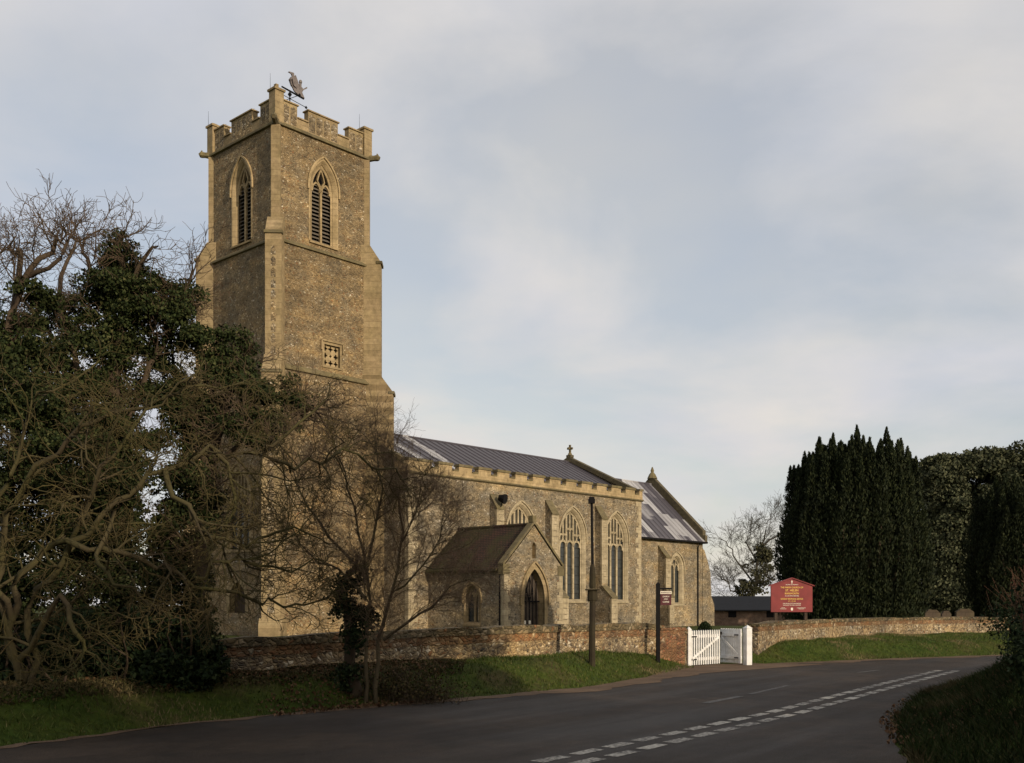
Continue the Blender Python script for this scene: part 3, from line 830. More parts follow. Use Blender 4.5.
def vp(zx, zy):
    px, py = 250 + zx / 10.9, 60 + zy / 10.9
    u = (px - 287) / 12.2; yl = 92.2 + (px - 287) * .56
    return vane_c + bl * u + Vector((0, 0, zb + (yl - py) / 15.5))
v = MB(); pts2 = [vp(*p) for p in zp]
base2 = [Vector(((p - vane_c).dot(bl), p.z)) for p in pts2]
r = cdt([tuple(p) for p in base2])
for sgn in (-1, 1): v.add([vane_c + bl * p.x + Vector((0, 0, p.y)) + bn * (.035 * sgn) for p in r[0]], r[1])
n_ = len(pts2); v.add([p - bn * .035 for p in pts2] + [p + bn * .035 for p in pts2], [(i, (i + 1) % n_, n_ + (i + 1) % n_, n_ + i) for i in range(n_)])
# a pair of raised wings and a head give the cut-out body some depth
for sgn in (-1, 1):
    tips = [vp(*p) for p in ((470, 330), (430, 300), (410, 230), (440, 200), (480, 250), (495, 300))]
    v.prism([p + bn * (sgn * (.05 + .22 * i / 5 if 0 < i < 4 else .05)) for i, p in enumerate(tips)], bn * (.03 * sgn))
hd = vp(520, 262); v.tube([hd + Vector((0, 0, -.12)), hd + Vector((0, 0, -.06)), hd + Vector((0, 0, .04)), hd + Vector((0, 0, .11))], [.04, .1, .1, .03], 8)
v.build('angel', M['copper'], wv)

# the tower stands a touch east and south of the church's own origin
for o_ in list(CH.children): o_.location = (.135, -.147, 0)

# --- nave
mid = 3.475
NX0, NX1, NY0, NY1 = 7.05, 30.0, -3.3, 10.25
NZ = 9.25
nv_ = MB()
frN = Fr((0, NY0, 0), (1, 0, 0), (0, -1, 0))
holesN = []
for cx_ in (16.75, 22.0, 26.95):
    holesN.append(make_window(frN, cx_, 1.10, 1.9, 6.25, 1.65, 'perp', .10, transom=5.75, splay=.22))
panel(nv_, frN, [(NX0, -1), (NX1, -1), (NX1, NZ), (NX0, NZ)], holesN, depth=.4)
RZ = 12.75
nv_.add([(NX0, NY0, -1), (NX0, NY1, -1), (NX0, NY1, 9.9), (NX0, mid, RZ - .1), (NX0, NY0, 9.9)], [(0, 1, 2, 3, 4)])
nv_.add([(NX1, NY0, -1), (NX1, NY1, -1), (NX1, NY1, 9.6), (NX1, mid, RZ + .1), (NX1, NY0, 9.6)], [(0, 1, 2, 3, 4)])
nv_.add([(NX0, NY1, -1), (NX1, NY1, -1), (NX1, NY1, NZ), (NX0, NY1, NZ)], [(0, 1, 2, 3)])
nv_.build('nave', [M['flint_nave'], M['ashlar_pale']], CH)
rf = MB()
rp = [(NY0 + .4, 9.45), (mid, RZ), (NY1 - .4, 9.45)]
rf.add([(NX0, rp[0][0], rp[0][1]), (NX1 - .01, rp[0][0], rp[0][1]), (NX1 - .01, rp[1][0], rp[1][1]), (NX0, rp[1][0], rp[1][1]), (NX1 - .01, rp[2][0], rp[2][1]), (NX0, rp[2][0], rp[2][1])], [(0, 1, 2, 3), (3, 2, 4, 5)])
x = NX0 + .3
while x < NX1 - .2:
    rf.tube([(x, rp[0][0], rp[0][1] + .02), (x, rp[1][0], rp[1][1] + .02)], .035, 4); x += .68
rf.tube([(NX0, mid, RZ), (NX1, mid, RZ)], .09, 6)
rf.build('roof', M['lead'], CH)
# nave parapet
pn = MB(); cp = MB()
pn.box(NX0 - .12, NX1 + .1, NY0 - .06, NY0 + .28, NZ + .10, 9.68)
x = NX0 - .12; first = True
while x < NX1:
    x1 = min(x + (1.9 if first else 1.12), NX1 + .1); first = False
    if NX1 + .1 - x1 < .7: x1 = NX1 + .1
    pn.box(x, x1, NY0 - .058, NY0 + .278, 9.682, 9.98)
    cp.box(x - .05, x1 + .05, NY0 - .13, NY0 + .34, 9.983, 10.13)
    if x1 < NX1: cp.box(x1 + .052, x1 + .52, NY0 - .10, NY0 + .32, 9.684, 9.76)
    x = x1 + .572
pn.box(NX0 - .12, NX0 + .24, NY0 + .282, NY0 + 1.2, NZ + .10, 10.0)
pr = pn.build('parapet', M['ashlar_gold'], CH)
cp.build('coping', M['ashlar_mossy'], pr)
sc = MB()
sc.prism([(NX0 - .2, NY0 - .005, NZ - .06), (NX0 - .2, NY0 - .14, NZ + .02), (NX0 - .2, NY0 - .14, NZ + .10), (NX0 - .2, NY0 - .005, NZ + .098)], (NX1 - NX0 + .35, 0, 0))
sc.build('string_course', M['ashlar_mossy'], CH)
# west gable coping against the tower, east gable coping and cross
def gable(x0, x1, y0, z0, zr, lift, name, th=.32, both=True):
    g = MB()
    for s_ in (1, -1):
        ye = mid + (y0 - mid) * s_
        g.prism([(x0, ye, z0), (x0, mid, zr), (x0, mid, zr + lift), (x0, ye, z0 + lift)], (x1 - x0, 0, 0))
    return g
gable(NX0 - .18, NX0 + .2, NY0 + .2, 9.75, RZ + .05, .35, '').build('gable_coping', M['ashlar_mossy'], CH)
g = gable(NX1 - .25, NX1 + .25, NY0 + .2, 9.72, RZ + .05, .36, '')
g.box(NX1 - .2, NX1 + .2, mid - .22, mid + .22, RZ + .35, RZ + .55)
gc = g.build('gable_coping', M['coping_dark'], CH)
x = NX1; z = RZ + .55; c_ = MB()
c_.tube([(x, mid, z), (x, mid, z + .2)], [.2, .1], 8)
c_.box(x - .06, x + .06, mid - .07, mid + .07, z + .2, z + .8)
c_.box(x - .055, x + .055, mid - .26, mid - .072, z + .45, z + .59); c_.box(x - .055, x + .055, mid + .072, mid + .26, z + .45, z + .59)
# turn the cross arms to face along the church axis as seen from the road
c_.box(x - .25, x - .062, mid - .055, mid + .055, z + .45, z + .59); c_.box(x + .062, x + .25, mid - .055, mid + .055, z + .45, z + .59)
c_.build('cross', M['ashlar_mossy'], gc)

def wbut(x0, w, y, prof, strips, mat='flint_nave'):
    mb = MB(); pr_ = [(x0, y + .1, -1)] + [(x0, y - p, z) for p, z in prof] + [(x0, y + .1, prof[-1][1])]
    mb.prism(pr_, (w, 0, 0))
    o = mb.build('buttress', M[mat], CH)
    s = MB()
    for p, z0, z1 in strips:
        z = z0; k = 0
        while z < z1 - .1:
            hh = min(random.uniform(.3, .5), z1 - z); ww = .0 if k % 2 else .06
            s.box(x0 - .012, x0 + .20 - ww, y - p - .012, y - p + .18 - ww, z, z + hh - .008)
            s.box(x0 + w - .20 + ww, x0 + w + .012, y - p - .0125, y - p + .12, z, z + hh - .008)
            s.box(x0 + .202 - ww, x0 + w - .202 + ww, y - p - .008, y - p + .12, z + .02, z + hh - .03)
            z += hh; k += 1
    s.build('quoins', M['ashlar_pale'], o)
    c = MB()
    for (p0, z0), (p1, z1) in zip(prof[:-1], prof[1:]):
        if abs(p1 - p0) > .02 and z1 - z0 > .2:
            c.prism([(x0 - .03, y - p0 - .05, z0 - .05), (x0 - .03, y - p0 - .05, z0 + .03), (x0 - .03, y - p1 - .012, z1 + .06), (x0 - .03, y - p1 + .03, z1)], (w + .06, 0, 0))
    c.build('coping', M['ashlar_mossy'], o)
BP = [(1.45, -1), (1.45, 2.1), (.6, 2.9), (.6, 7.6), (.02, 8.5)]
for x0 in (13.85, 19.15, 24.5): wbut(x0, .66, NY0, BP, [(1.45, .2, 2.1), (.6, 3.1, 7.55)])
for (x0, sgn) in ((NX0, 1), (NX1, -1)):      # quoins at the nave corners
    q = MB(); z = -.5; k = 0
    while z < 9.0:
        hh = random.uniform(.28, .45); ww = (.62 if k % 2 else .36) * random.uniform(.8, 1.2)
        xa, xb = sorted((x0 - .015 * sgn, x0 + ww * sgn)); q.box(xa, xb, NY0 - .02, NY0 + .3, z, z + hh - .012); z += hh; k += 1
    q.build('quoins', M['ashlar_pale'], CH)
# floodlight on the nave wall
f_ = MB(); fx, fy, fz = 14.2, NY0 - .75, 8.15
f_.tube([(fx, NY0 + .02, fz - .55), (fx, fy + .1, fz - .4), (fx, fy, fz - .1)], .035, 6)
f_.tube([(fx - .1, fy + .2, fz + .12), (fx + .02, fy - .1, fz + .05), (fx + .06, fy - .22, fz + .02)], [.16, .30, .32], 9)
f_.box(fx - .05, fx + .05, fy + .02, fy + .28, fz + .18, fz + .32)
f_.build('floodlight', M['iron'], CH)

# --- chancel
CX0, CX1, CY0, CY1 = NX1, 41.05, -1.615, 8.565
CZ, CR = 7.0, 11.95
ch = MB(); frC = Fr((0, CY0, 0), (1, 0, 0), (0, -1, 0))
hC = make_window(frC, 37.2, .62, 1.7, 4.5, .85, 'two', .2)
panel(ch, frC, [(CX0, -1), (CX1, -1), (CX1, CZ), (CX0, CZ)], [hC], depth=.4)
ch.add([(CX1, CY0, -1), (CX1, CY1, -1), (CX1, CY1, CZ), (CX1, mid, CR + .1), (CX1, CY0, CZ)], [(0, 1, 2, 3, 4)])
ch.add([(CX0, CY1, -1), (CX1, CY1, -1), (CX1, CY1, CZ), (CX0, CY1, CZ)], [(0, 1, 2, 3)])
ch.build('chancel', [M['flint_nave'], M['ashlar_pale']], CH)
rf = MB(); ya, za = CY0 - .3, CZ - .18; yb, zb_ = CY1 + .3, CZ - .18
for o_ in (0, -.09):
    rf.add([(CX0 + .26, ya, za + o_), (CX1 - .1, ya, za + o_), (CX1 - .1, mid, CR + o_), (CX0 + .26, mid, CR + o_), (CX1 - .1, yb, zb_ + o_), (CX0 + .26, yb, zb_ + o_)], [(0, 1, 2, 3), (3, 2, 4, 5)])
rf.add([(CX0 + .26, ya, za), (CX1 - .1, ya, za), (CX1 - .1, ya, za - .09), (CX0 + .26, ya, za - .09)], [(0, 1, 2, 3)])
x = CX0 + .4
while x < CX1 - .2:
    rf.tube([(x, ya, za + .02), (x, mid, CR + .02)], .04, 4); x += .68
rf.tube([(CX0 + .26, mid, CR), (CX1 - .1, mid, CR)], .09, 6)
rf.build('roof', M['lead_chancel'], CH)
gt = MB(); gt.box(CX0 + .3, CX1 + .1, ya - .14, ya - .01, za - .16, za - .03); gt.tube([(40.2, CY0 - .3, za - .1), (40.2, CY0 - .09, za - .5), (40.2, CY0 - .09, -.4)], .05, 7)
gt.build('drainpipe', M['iron'], CH)
g = gable(CX1 - .14, CX1 + .3, CY0 - .1, CZ + .0, CR + .05, .72, '')
g.box(CX1 - .1, CX1 + .26, CY0 - .28, CY0 + .3, CZ - .35, CZ + .35)
gc = g.build('gable_coping', M['coping_dark'], CH)
fn = MB(); fn.tube([(CX1 + .08, mid, CR + .5), (CX1 + .08, mid, CR + .85), (CX1 + .08, mid, CR + 1.05), (CX1 + .08, mid, CR + 1.18), (CX1 + .08, mid, CR + 1.5)], [.45, .28, .12, .16, .04], 8)
fn.build('finial', M['ashlar_mossy'], gc)
wbut(34.6, .6, CY0, [(1.1, -1), (1.1, 2.2), (.75, 2.8), (.75, 5.3), (.02, 6.2)], [(1.1, .2, 2.2), (.75, 2.9, 5.2)])
eb = MB()                        # rubble buttress at the east end
eb.prism([(CX1 - .1, CY0 - .05, -1), (CX1 + 1.75, CY0 - .05, -1), (CX1 + 1.7, CY0 - .05, 1.6), (CX1 + 1.25, CY0 - .05, 2.3), (CX1 + 1.1, CY0 - .05, 4.3), (CX1 + .75, CY0 - .05, 5.1), (CX1 + .2, CY0 - .05, 6.1), (CX1 - .1, CY0 - .05, 6.3)], (0, 1.1, 0))
eb.build('buttress', M['flint_nave'], CH)

# --- south porch
PX0, PX1, PYF = 8.6, 13.6, -9.4
pc = (PX0 + PX1) / 2
PE, PR_ = 3.75, 6.05
po = MB(); frP = Fr((0, PYF, 0), (1, 0, 0), (0, -1, 0)); frPW = Fr((PX0, 0, 0), (0, -1, 0), (-1, 0, 0))
dP = arch(pc, .88, -1, 1.9, 1.75)
nich = arch(pc, .16, 4.25, 4.9, .25, 5)
panel(po, frP, [(PX0, -1.2), (PX1, -1.2), (PX1, PE), (pc, PR_ + .05), (PX0, PE)], [dP, nich], depth=.5)
hP = make_window(frPW, 6.95, .54, .55, 1.95, .7, 'two', .08, 'ashlar', splay=.06)
panel(po, frPW, [(3.3, -1.2), (-PYF, -1.2), (-PYF, PE), (3.3, PE)], [hP], depth=.35)
po.add([(PX1, PYF, -1), (PX1, NY0, -1), (PX1, NY0, PE), (PX1, PYF, PE)], [(0, 1, 2, 3)])
po.add([(pc + u - pc, PYF + .3, v) for u, v in nich], [tuple(range(len(nich)))], 1)
po.box(PX0 + .1, PX1 - .1, PYF + 2.0, PYF + 2.1, -1, 3.6, 0)
po.build('porch', [M['flint_nave'], M['ashlar']], CH)
r_f = MB()
for sgn in (-1, 1):
    xe = pc + sgn * ((PX1 - PX0) / 2 + .28)
    r_f.prism([(xe, PYF + .36, PE - .30), (pc, PYF + .36, PR_), (pc, PYF + .36, PR_ + .12), (xe, PYF + .36, PE - .18)], (0, NY0 - PYF - .37, 0))
r_f.tube([(pc, PYF + .36, PR_ + .12), (pc, NY0, PR_ + .12)], .11, 7)
r_f.build('roof', M['tiles'], CH)
g = MB()
for sgn in (-1, 1):
    xe = pc + sgn * ((PX1 - PX0) / 2 + .12)
    g.prism([(xe, PYF - .05, PE + .0), (pc, PYF - .05, PR_ + .16), (pc, PYF - .05, PR_ + .34), (xe, PYF - .05, PE + .18)], (0, .40, 0))
    x0_, x1_ = sorted((xe, xe - sgn * .55)); g.box(x0_, x1_, PYF - .04, PYF + .33, PE - .45, PE + .12)
g.box(pc - .16, pc + .16, PYF - .04, PYF + .3, PR_ + .25, PR_ + .62)
g.build('gable_coping', M['ashlar_mossy'], CH)
s = MB()
ring(s, frP, dP, arch(pc, 1.13, -1, 1.9, 2.05), .05)
hood = arch(pc, 1.2, 1.6, 1.9, 2.15)
for p, q_ in zip(hood[:-1], hood[1:]): bar(s, frP, p, q_, .1, .0, .13)
df = s.build('door_frame', M['ashlar'], CH)
dg = MB(); Dz = -.35
poly_fill(dg, frP, dP, -.46, 1)
for k in (-.58, -.29, 0, .29, .58): bar(dg, frP, (pc + k, -.9), (pc + k, 1.9 + archtop(.88, 1.75, k) - .02), .05, Dz - .02, Dz + .02)
bar(dg, frP, (pc - .86, 1.8), (pc + .86, 1.8), .08, Dz - .025, Dz + .025); bar(dg, frP, (pc - .86, -.3), (pc + .86, -.3), .08, Dz - .025, Dz + .025)
for k in (-1, 1): bars(dg, frP, [(pc, 1.8), (pc + k * .25, 2.4), (pc + k * .1, 2.9), (pc, 3.2)], .035, Dz - .02, Dz + .02)
dgo = dg.build('door', [M['iron'], M['porch_oak']], CH)
nb = MB()
for k in (-.42, -.02): bar(nb, frP, (pc + k, .52), (pc + k, .72), .16, Dz + .03, Dz + .04)
nb.build('notice', M['cream'], dgo)
for (x0, sgn) in ((PX0, 1), (PX1, -1)):
    q = MB(); z = -.5; k = 0
    while z < 3.2:
        hh = random.uniform(.28, .42); ww = .5 if k % 2 else .3
        xa, xb = sorted((x0 - .015 * sgn, x0 + ww * sgn)); q.box(xa, xb, PYF - .02, PYF + .25, z, z + hh - .01); z += hh; k += 1
    q.build('quoins', M['ashlar_pale'], CH)
dpp = MB(); dpp.tube([(PX0 - .06, PYF + .28, 3.3), (PX0 - .06, PYF + .28, -.4)], .045, 6); dpp.build('drainpipe', M['iron'], CH)

# ------------------------------------------------------------------ boundary walls
def wall_run(name, pl, tops, base, th, label, brick_z=.30, cop=.14, step=.5, face='flint_wall', mossy='coping_flint'):
    rr = random.Random(5)
    root = empty(name, (pl[0][0], pl[0][1], 0)); tag(root, label, 'wall')
    pts = []; tp = []
    for i in range(len(pl) - 1):
        a_, b_ = Vector(pl[i]), Vector(pl[i + 1]); n = max(1, int((b_ - a_).length / step))
        for k in range(n): pts.append(a_.lerp(b_, k / n)); tp.append(tops[i] + (tops[i + 1] - tops[i]) * k / n)
    pts.append(Vector(pl[-1])); tp.append(tops[-1])
    n = len(pts); off = Vector(pl[0])
    nor = []
    for i in range(n):
        t = (pts[min(i + 1, n - 1)] - pts[max(i - 1, 0)]).normalized(); nor.append(Vector((t.y, -t.x)))
    jit = [rr.uniform(-.02, .02) for _ in range(n)]; jz = [rr.uniform(-.03, .03) for _ in range(n)]
    def strip(z0f, z1f, hw, nm, mat):
        mb = MB(); vs = []
        for i in range(n):
            for sgn in (1, -1):
                p = pts[i] + nor[i] * (sgn * hw + jit[i]) - off
                vs += [(p.x, p.y, z0f(i)), (p.x, p.y, z1f(i) + jz[i] * (1 if nm == 'coping' else 0))]
        fs = []
        for i in range(n - 1):
            a_, b_ = i * 4, i * 4 + 4
            fs += [(a_, b_, b_+1, a_+1), (a_+2, a_+3, b_+3, b_+2), (a_+1, b_+1, b_+3, a_+3), (a_, a_+2, b_+2, b_)]
        fs += [(0, 1, 3, 2), ((n-1)*4, (n-1)*4+2, (n-1)*4+3, (n-1)*4+1)]
        mb.add(vs, fs); return mb.build(nm, mat, root)
    strip(lambda i: base, lambda i: tp[i] - cop - brick_z, th / 2, 'flint_face', M[face])
    strip(lambda i: tp[i] - cop - brick_z + .002, lambda i: tp[i] - cop, th / 2 + .012, 'brick_course', M['brick_mix'])
    strip(lambda i: tp[i] - cop + .002, lambda i: tp[i], th / 2 + .045, 'coping', M[mossy])
    return root
wall_run('boundary_wall', WALL_L, WALL_TOP_L, -.5, .34, 'long flint wall with red brick course under mossy coping, left of the white gates', .17, .15)
wall_run('boundary_wall', WALL_R, [1.10, 1.12, 1.12, 1.12, 1.10, 1.10, 1.1], -.5, .34, 'flint wall with brick coping curving away below the yews, right of the white gates', .14, .10)
# brick pier by the gate
pier = MB(); a_, b_ = Vector((3.55, 26.7)), Vector((4.30, 27.5)); t = (b_ - a_).normalized(); nn = Vector((t.y, -t.x)) * .24
pier.prism([(*(a_ - nn), -.4), (*(b_ - nn), -.4), (*(b_ + nn), -.4), (*(a_ + nn), -.4)], (0, 0, 1.36))
pier.prism([(*(a_ - nn * 1.15), .963), (*(b_ - nn * 1.15), .963), (*(b_ + nn * 1.15), .963), (*(a_ + nn * 1.15), .963)], (0, 0, .06))
tag(pier.build('wall_pier', M['brick_pier']), 'low orange brick end pier beside the left white gate leaf', 'pier')

# ------------------------------------------------------------------ gates
def gate_leaf(hx, hy, fx_, fy_, z0, hgt, up, n, label, bk=-.03):
    hv, fv = Vector((hx, hy)), Vector((fx_, fy_)); Lg = (fv - hv).length; ang = math.atan2(fy_ - hy, fx_ - hx)
    root = empty('picket_gate', (hx, hy, z0), ang); tag(root, label, 'gate', 'white churchyard gates')
    mb = MB()
    for i in range(n):
        u = .05 + (Lg - .10) * i / (n - 1)
        w = .024; tpz = hgt - .02
        mb.prism([(u - w, -.012, .03), (u + w, -.012, .03), (u + w, -.012, tpz - .03), (u, -.012, tpz), (u - w, -.012, tpz - .03)], (0, .022, 0))
    mb.build('pickets', M['white'], root)
    mb = MB()
    for z in (.14, hgt - .22): mb.box(0, Lg, .0125, .05, z, z + .08)
    mb.box(-.0, .075, .0515, .07, .03, hgt - .03)
    mb.build('rail', M['white'], root)
    mb = MB(); za_, zb2 = (.2, hgt - .2) if up else (hgt - .2, .2)
    mb.prism([(.05, bk, za_ - .035), (Lg - .05, bk, zb2 - .035), (Lg - .05, bk, zb2 + .035), (.05, bk, za_ + .035)], (0, .0175, 0))
    mb.build('brace', M['white'], root)
    for z in (.17, hgt - .19):
        mb = MB(); y0_ = -.016 if bk < 0 else .0505
        mb.box(.0, .24, y0_ - .006, y0_ + .004, z - .016, z + .016); mb.build('hinge', M['iron'], root)
    return root
gate_leaf(4.66, 27.55, 5.60, 28.42, .0, .96, True, 13, 'bright sunlit white picket gate leaf, hung beside the brick pier')
gr = gate_leaf(6.13, 28.1, 5.66, 28.75, .02, .97, True, 12, 'shaded white picket gate leaf hung from the thick white post', .0515)
lt = MB(); lt.box(.68, .76, .0515, .09, .80, .86); lt.tube([(.72, .08, .70), (.72, .08, .86)], .02, 6); lt.build('latch', M['iron'], gr)
def gpost(x, y, w, h, label, z0=-.2):
    mb = MB(); mb.box(-w, w, -w, w, z0, h); 
    mb.add([(-w-.012, -w-.012, h+.002), (w+.012, -w-.012, h+.002), (w+.012, w+.012, h+.002), (-w-.012, w+.012, h+.002), (0, 0, h + .09)], [(0,1,4),(1,2,4),(2,3,4),(3,0,4),(3,2,1,0)])
    o = mb.build('gate_post', M['white']); o.location = (x, y, 0); o.rotation_euler = (0, 0, R(25)); tag(o, label, 'gate post', 'white gate posts')
gpost(6.27, 28.12, .085, .98, 'thick white post at the right end of the churchyard gates')
gpost(4.60, 27.48, .05, .95, 'slim white post between the brick pier and the sunlit gate leaf')

# ------------------------------------------------------------------ posts and signs
pp_ = W(592, 668, 22.6); gz = H(pp_.x, pp_.y)
root = empty('iron_signpost', (pp_.x, pp_.y, gz)); tag(root, 'tall weathered post with collar and thin black iron pole on the grass bank', 'post')
u = .0214
mb = MB(); mb.tube([(0, 0, -.2), (.0, 0, .25), (.01, 0, 1.36)], [.075, .07, .062], 8); mb.build('shaft', M['post'], root)
mb = MB(); mb.tube([(.01, 0, 1.362), (.01, 0, 1.40), (.01, 0, 1.60)], [.09, .11, .105], 8); mb.box(-.14, .14, -.14, .14, 1.602, 1.63); mb.build('collar', M['post'], root)
mb = MB(); mb.tube([(.01, 0, 1.637), (.01, 0, 1.70), (.01, 0, 1.95), (.01, 0, 2.08), (.01, 0, 2.16)], [.062, .07, .066, .055, .036], 8); mb.build('neck', M['post'], root)
mb = MB(); mb.tube([(.01, 0, 2.16), (-.005, 0, 3.46)], [.03, .027], 8); mb.build('pole', M['iron'], root)
mb = MB(); mb.box(-.075, .06, -.07, .07, 3.462, 3.56); mb.box(-.06, .045, -.055, .055, 3.562, 3.60); mb.build('cap', M['iron'], root)

def text(s_, size, mat, parent, x, z, y, name='lettering', align='CENTER', sx=1.0):
    cu = bpy.data.curves.new('lettering', 'FONT'); cu.body = s_; cu.size = size; cu.align_x = align; cu.extrude = .0015; cu.offset = size * .012
    o = bpy.data.objects.new('tmp_text', cu); C.objects.link(o)
    bpy.context.view_layer.update()
    me = bpy.data.meshes.new_from_object(o.evaluated_get(bpy.context.evaluated_depsgraph_get()))
    bpy.data.objects.remove(o); bpy.data.curves.remove(cu)
    me.materials.clear(); me.materials.append(mat)
    me.transform(Matrix.Diagonal((sx, 1, 1, 1)))
    n = bpy.data.objects.new(name, me); C.objects.link(n); n.parent = parent
    n.location = (x, y, z); n.rotation_euler = (R(90), 0, 0)
    return n

hp = W(658, 652, 26.0); gz = H(hp.x, hp.y)
root = empty('hanging_sign', (hp.x, hp.y, gz), R(4)); tag(root, 'dark maroon hanging sign on a slim black post against the wall', 'sign')
ht = W(658, 584, 26.0).z - gz
mb = MB(); mb.box(-.045, .045, -.045, .045, -.2, ht); mb.add([(-.05,-.05,ht+.001),(.05,-.05,ht+.001),(.05,.05,ht+.001),(-.05,.05,ht+.001),(0,0,ht+.05)], [(0,1,4),(1,2,4),(2,3,4),(3,0,4)]); mb.build('post', M['iron'], root)
mb = MB(); mb.box(.046, .34, -.02, .02, ht - .13, ht - .09); mb.tube([(.046, 0, ht - .3), (.14, 0, ht - .131)], .01, 5); mb.build('arm', M['iron'], root)
mb = MB(); bz = ht - .52; mb.box(.06, .33, -.014, .014, bz, bz + .35)
hb = mb.build('board', M['dark_maroon'], root)
mb = MB(); mb.box(.055, .335, -.018, -.0145, bz + .275, bz + .345); mb.build('name_strip', M['cream'], hb)
mb = MB()
for x in (.11, .28): mb.tube([(x, 0, bz + .352), (x, 0, ht - .131)], .006, 5)
mb.build('hook', M['iron'], root)
text('RANWORTH', .055, M['dark_maroon'], hb, .195, bz + .29, -.0195, sx=.78)
text('CHURCH', .05, M['cream'], hb, .195, bz + .195, -.0155, sx=.8)
text('OPEN', .04, M['cream'], hb, .195, bz + .135, -.0155)
text('COFFEE', .055, M['cream'], hb, .195, bz + .06, -.0155, sx=.85)

TS = 33.6 / 31
nbp = W(791.5, 612, 33.6)
gz = H(nbp.x, nbp.y)
root = empty('notice_board', (nbp.x, nbp.y, 0), R(8)); tag(root, 'maroon church notice board with gold lettering behind the flint wall', 'notice board')
bw = .635 * TS; zb0 = nbp.z; zsh = zb0 + 26 * 33.6 / F; zpk = zb0 + 33 * 33.6 / F
mb = MB(); mb.prism([(-bw, -.03, zb0), (bw, -.03, zb0), (bw, -.03, zsh), (0, -.03, zpk), (-bw, -.03, zsh)], (0, .06, 0))
bo = mb.build('board', M['maroon'], root)
mb = MB()
for sgn in (-1, 1):
    mb.prism([(sgn * (bw + .06), -.07, zsh - .01), (0, -.07, zpk + .015), (0, -.07, zpk + .045), (sgn * (bw + .06), -.07, zsh + .02)], (0, .14, 0))
mb.build('frame', M['maroon'], root)
for x in (-.5, .5):
    mb = MB(); mb.box(x - .045, x + .045, .032, .12, gz - .3, zsh - .02); mb.build('leg', M['oak'], root)
zt = lambda f_: zb0 + f_ * (zpk - zb0)
Y_ = -.034
mb = MB(); mb.box(-.012, .012, Y_ - .001, Y_ + .003, zt(.86), zt(.955)); mb.box(-.03, .03, Y_ - .0015, Y_ + .003, zt(.915), zt(.93)); mb.build('emblem', M['cream'], bo)
text('DIOCESE OF NORWICH', .036 * TS, M['cream'], bo, 0, zt(.815), Y_)
text('THE PARISH CHURCH OF', .068 * TS, M['gold'], bo, 0, zt(.72), Y_, sx=.9)
text("ST. HELEN", .088 * TS, M['gold'], bo, 0, zt(.625), Y_, sx=1.0)
text('RANWORTH', .075 * TS, M['gold'], bo, 0, zt(.535), Y_, sx=1.0)
text('ALL ARE WELCOME HERE', .038 * TS, M['cream'], bo, 0, zt(.475), Y_)
text('SUNDAY MORNING SERVICE', .062 * TS, M['gold'], bo, 0, zt(.375), Y_, sx=.86)
text('AT 11.00 AM', .042 * TS, M['gold'], bo, 0, zt(.315), Y_)
text('FOR DETAILS OF OTHER SERVICES', .036 * TS, M['cream'], bo, 0, zt(.245), Y_)
text('PLEASE SEE THE PORCH NOTICES', .036 * TS, M['cream'], bo, 0, zt(.195), Y_)
text('RECTOR\nTHE RECTORY', .03 * TS, M['cream'], bo, -.29, zt(.115), Y_)
text('CHURCHWARDENS\nTELEPHONE', .03 * TS, M['cream'], bo, .31, zt(.115), Y_)
mb = MB(); mb.prism([(-.035, Y_ - .001, zt(.13)), (-.035, Y_ - .001, zt(.07)), (0, Y_ - .001, zt(.035)), (.035, Y_ - .001, zt(.07)), (.035, Y_ - .001, zt(.13))], (0, .003, 0)); mb.build('emblem', M['cream'], bo)

# headstones beyond the right-hand wall
for i, (px, top, d, w, lean, lab) in enumerate(((932, 612, 47, .75, 2, 'broad brown headstone under the holm oak, nearest the columnar yew'), (948, 613, 47.5, .45, -3, 'narrow leaning headstone between two broad ones under the holm oak'), (965, 611, 49, .9, 1, 'widest headstone below the right-hand dark yew'))):
    p = W(px, top, d); h = p.z + .2
    mb = MB(); mb.prism([(-w/2, 0, -.3), (w/2, 0, -.3), (w/2, 0, h - .15), (w/4, 0, h), (-w/4, 0, h), (-w/2, 0, h - .15)], (0, .14, 0))
    o = mb.build('headstone', M['stone']); o.location = (p.x, p.y, -.1); o.rotation_euler = (0, R(lean), R(10)); tag(o, lab, 'headstone', 'headstones beyond the right wall')

# barn far behind the gate
bn_ = empty('barn', (W(714, 605, 110).x - 4, 110, -1.9), R(3)); tag(bn_, 'low brown brick outbuilding with dark slate roof beyond the gate', 'barn')
bz = 1.1 + 1.9; rz_ = 2.45 + 1.9
mb = MB(); mb.box(0, 17, 0, 6, -.3, bz); mb.add([(0,0,bz),(0,6,bz),(0,3,rz_-.1),(17,0,bz),(17,6,bz),(17,3,rz_-.1)], [(0,1,2),(3,5,4)]); mb.build('wall', M['barn_brick'], bn_)
mb = MB()
for s_ in (1, -1): mb.prism([(-.3, 3 - s_*3.4, bz - .12), (-.3, 3, rz_), (-.3, 3, rz_ + .1), (-.3, 3 - s_*3.4, bz)], (17.6, 0, 0))
mb.build('roof', M['slate'], bn_)
for x0 in (5.55, 9.6):
    mb = MB(); mb.box(x0, x0 + .85, -.03, .05, 2.2, 2.85); ww = mb.build('window', M['iron'], bn_)

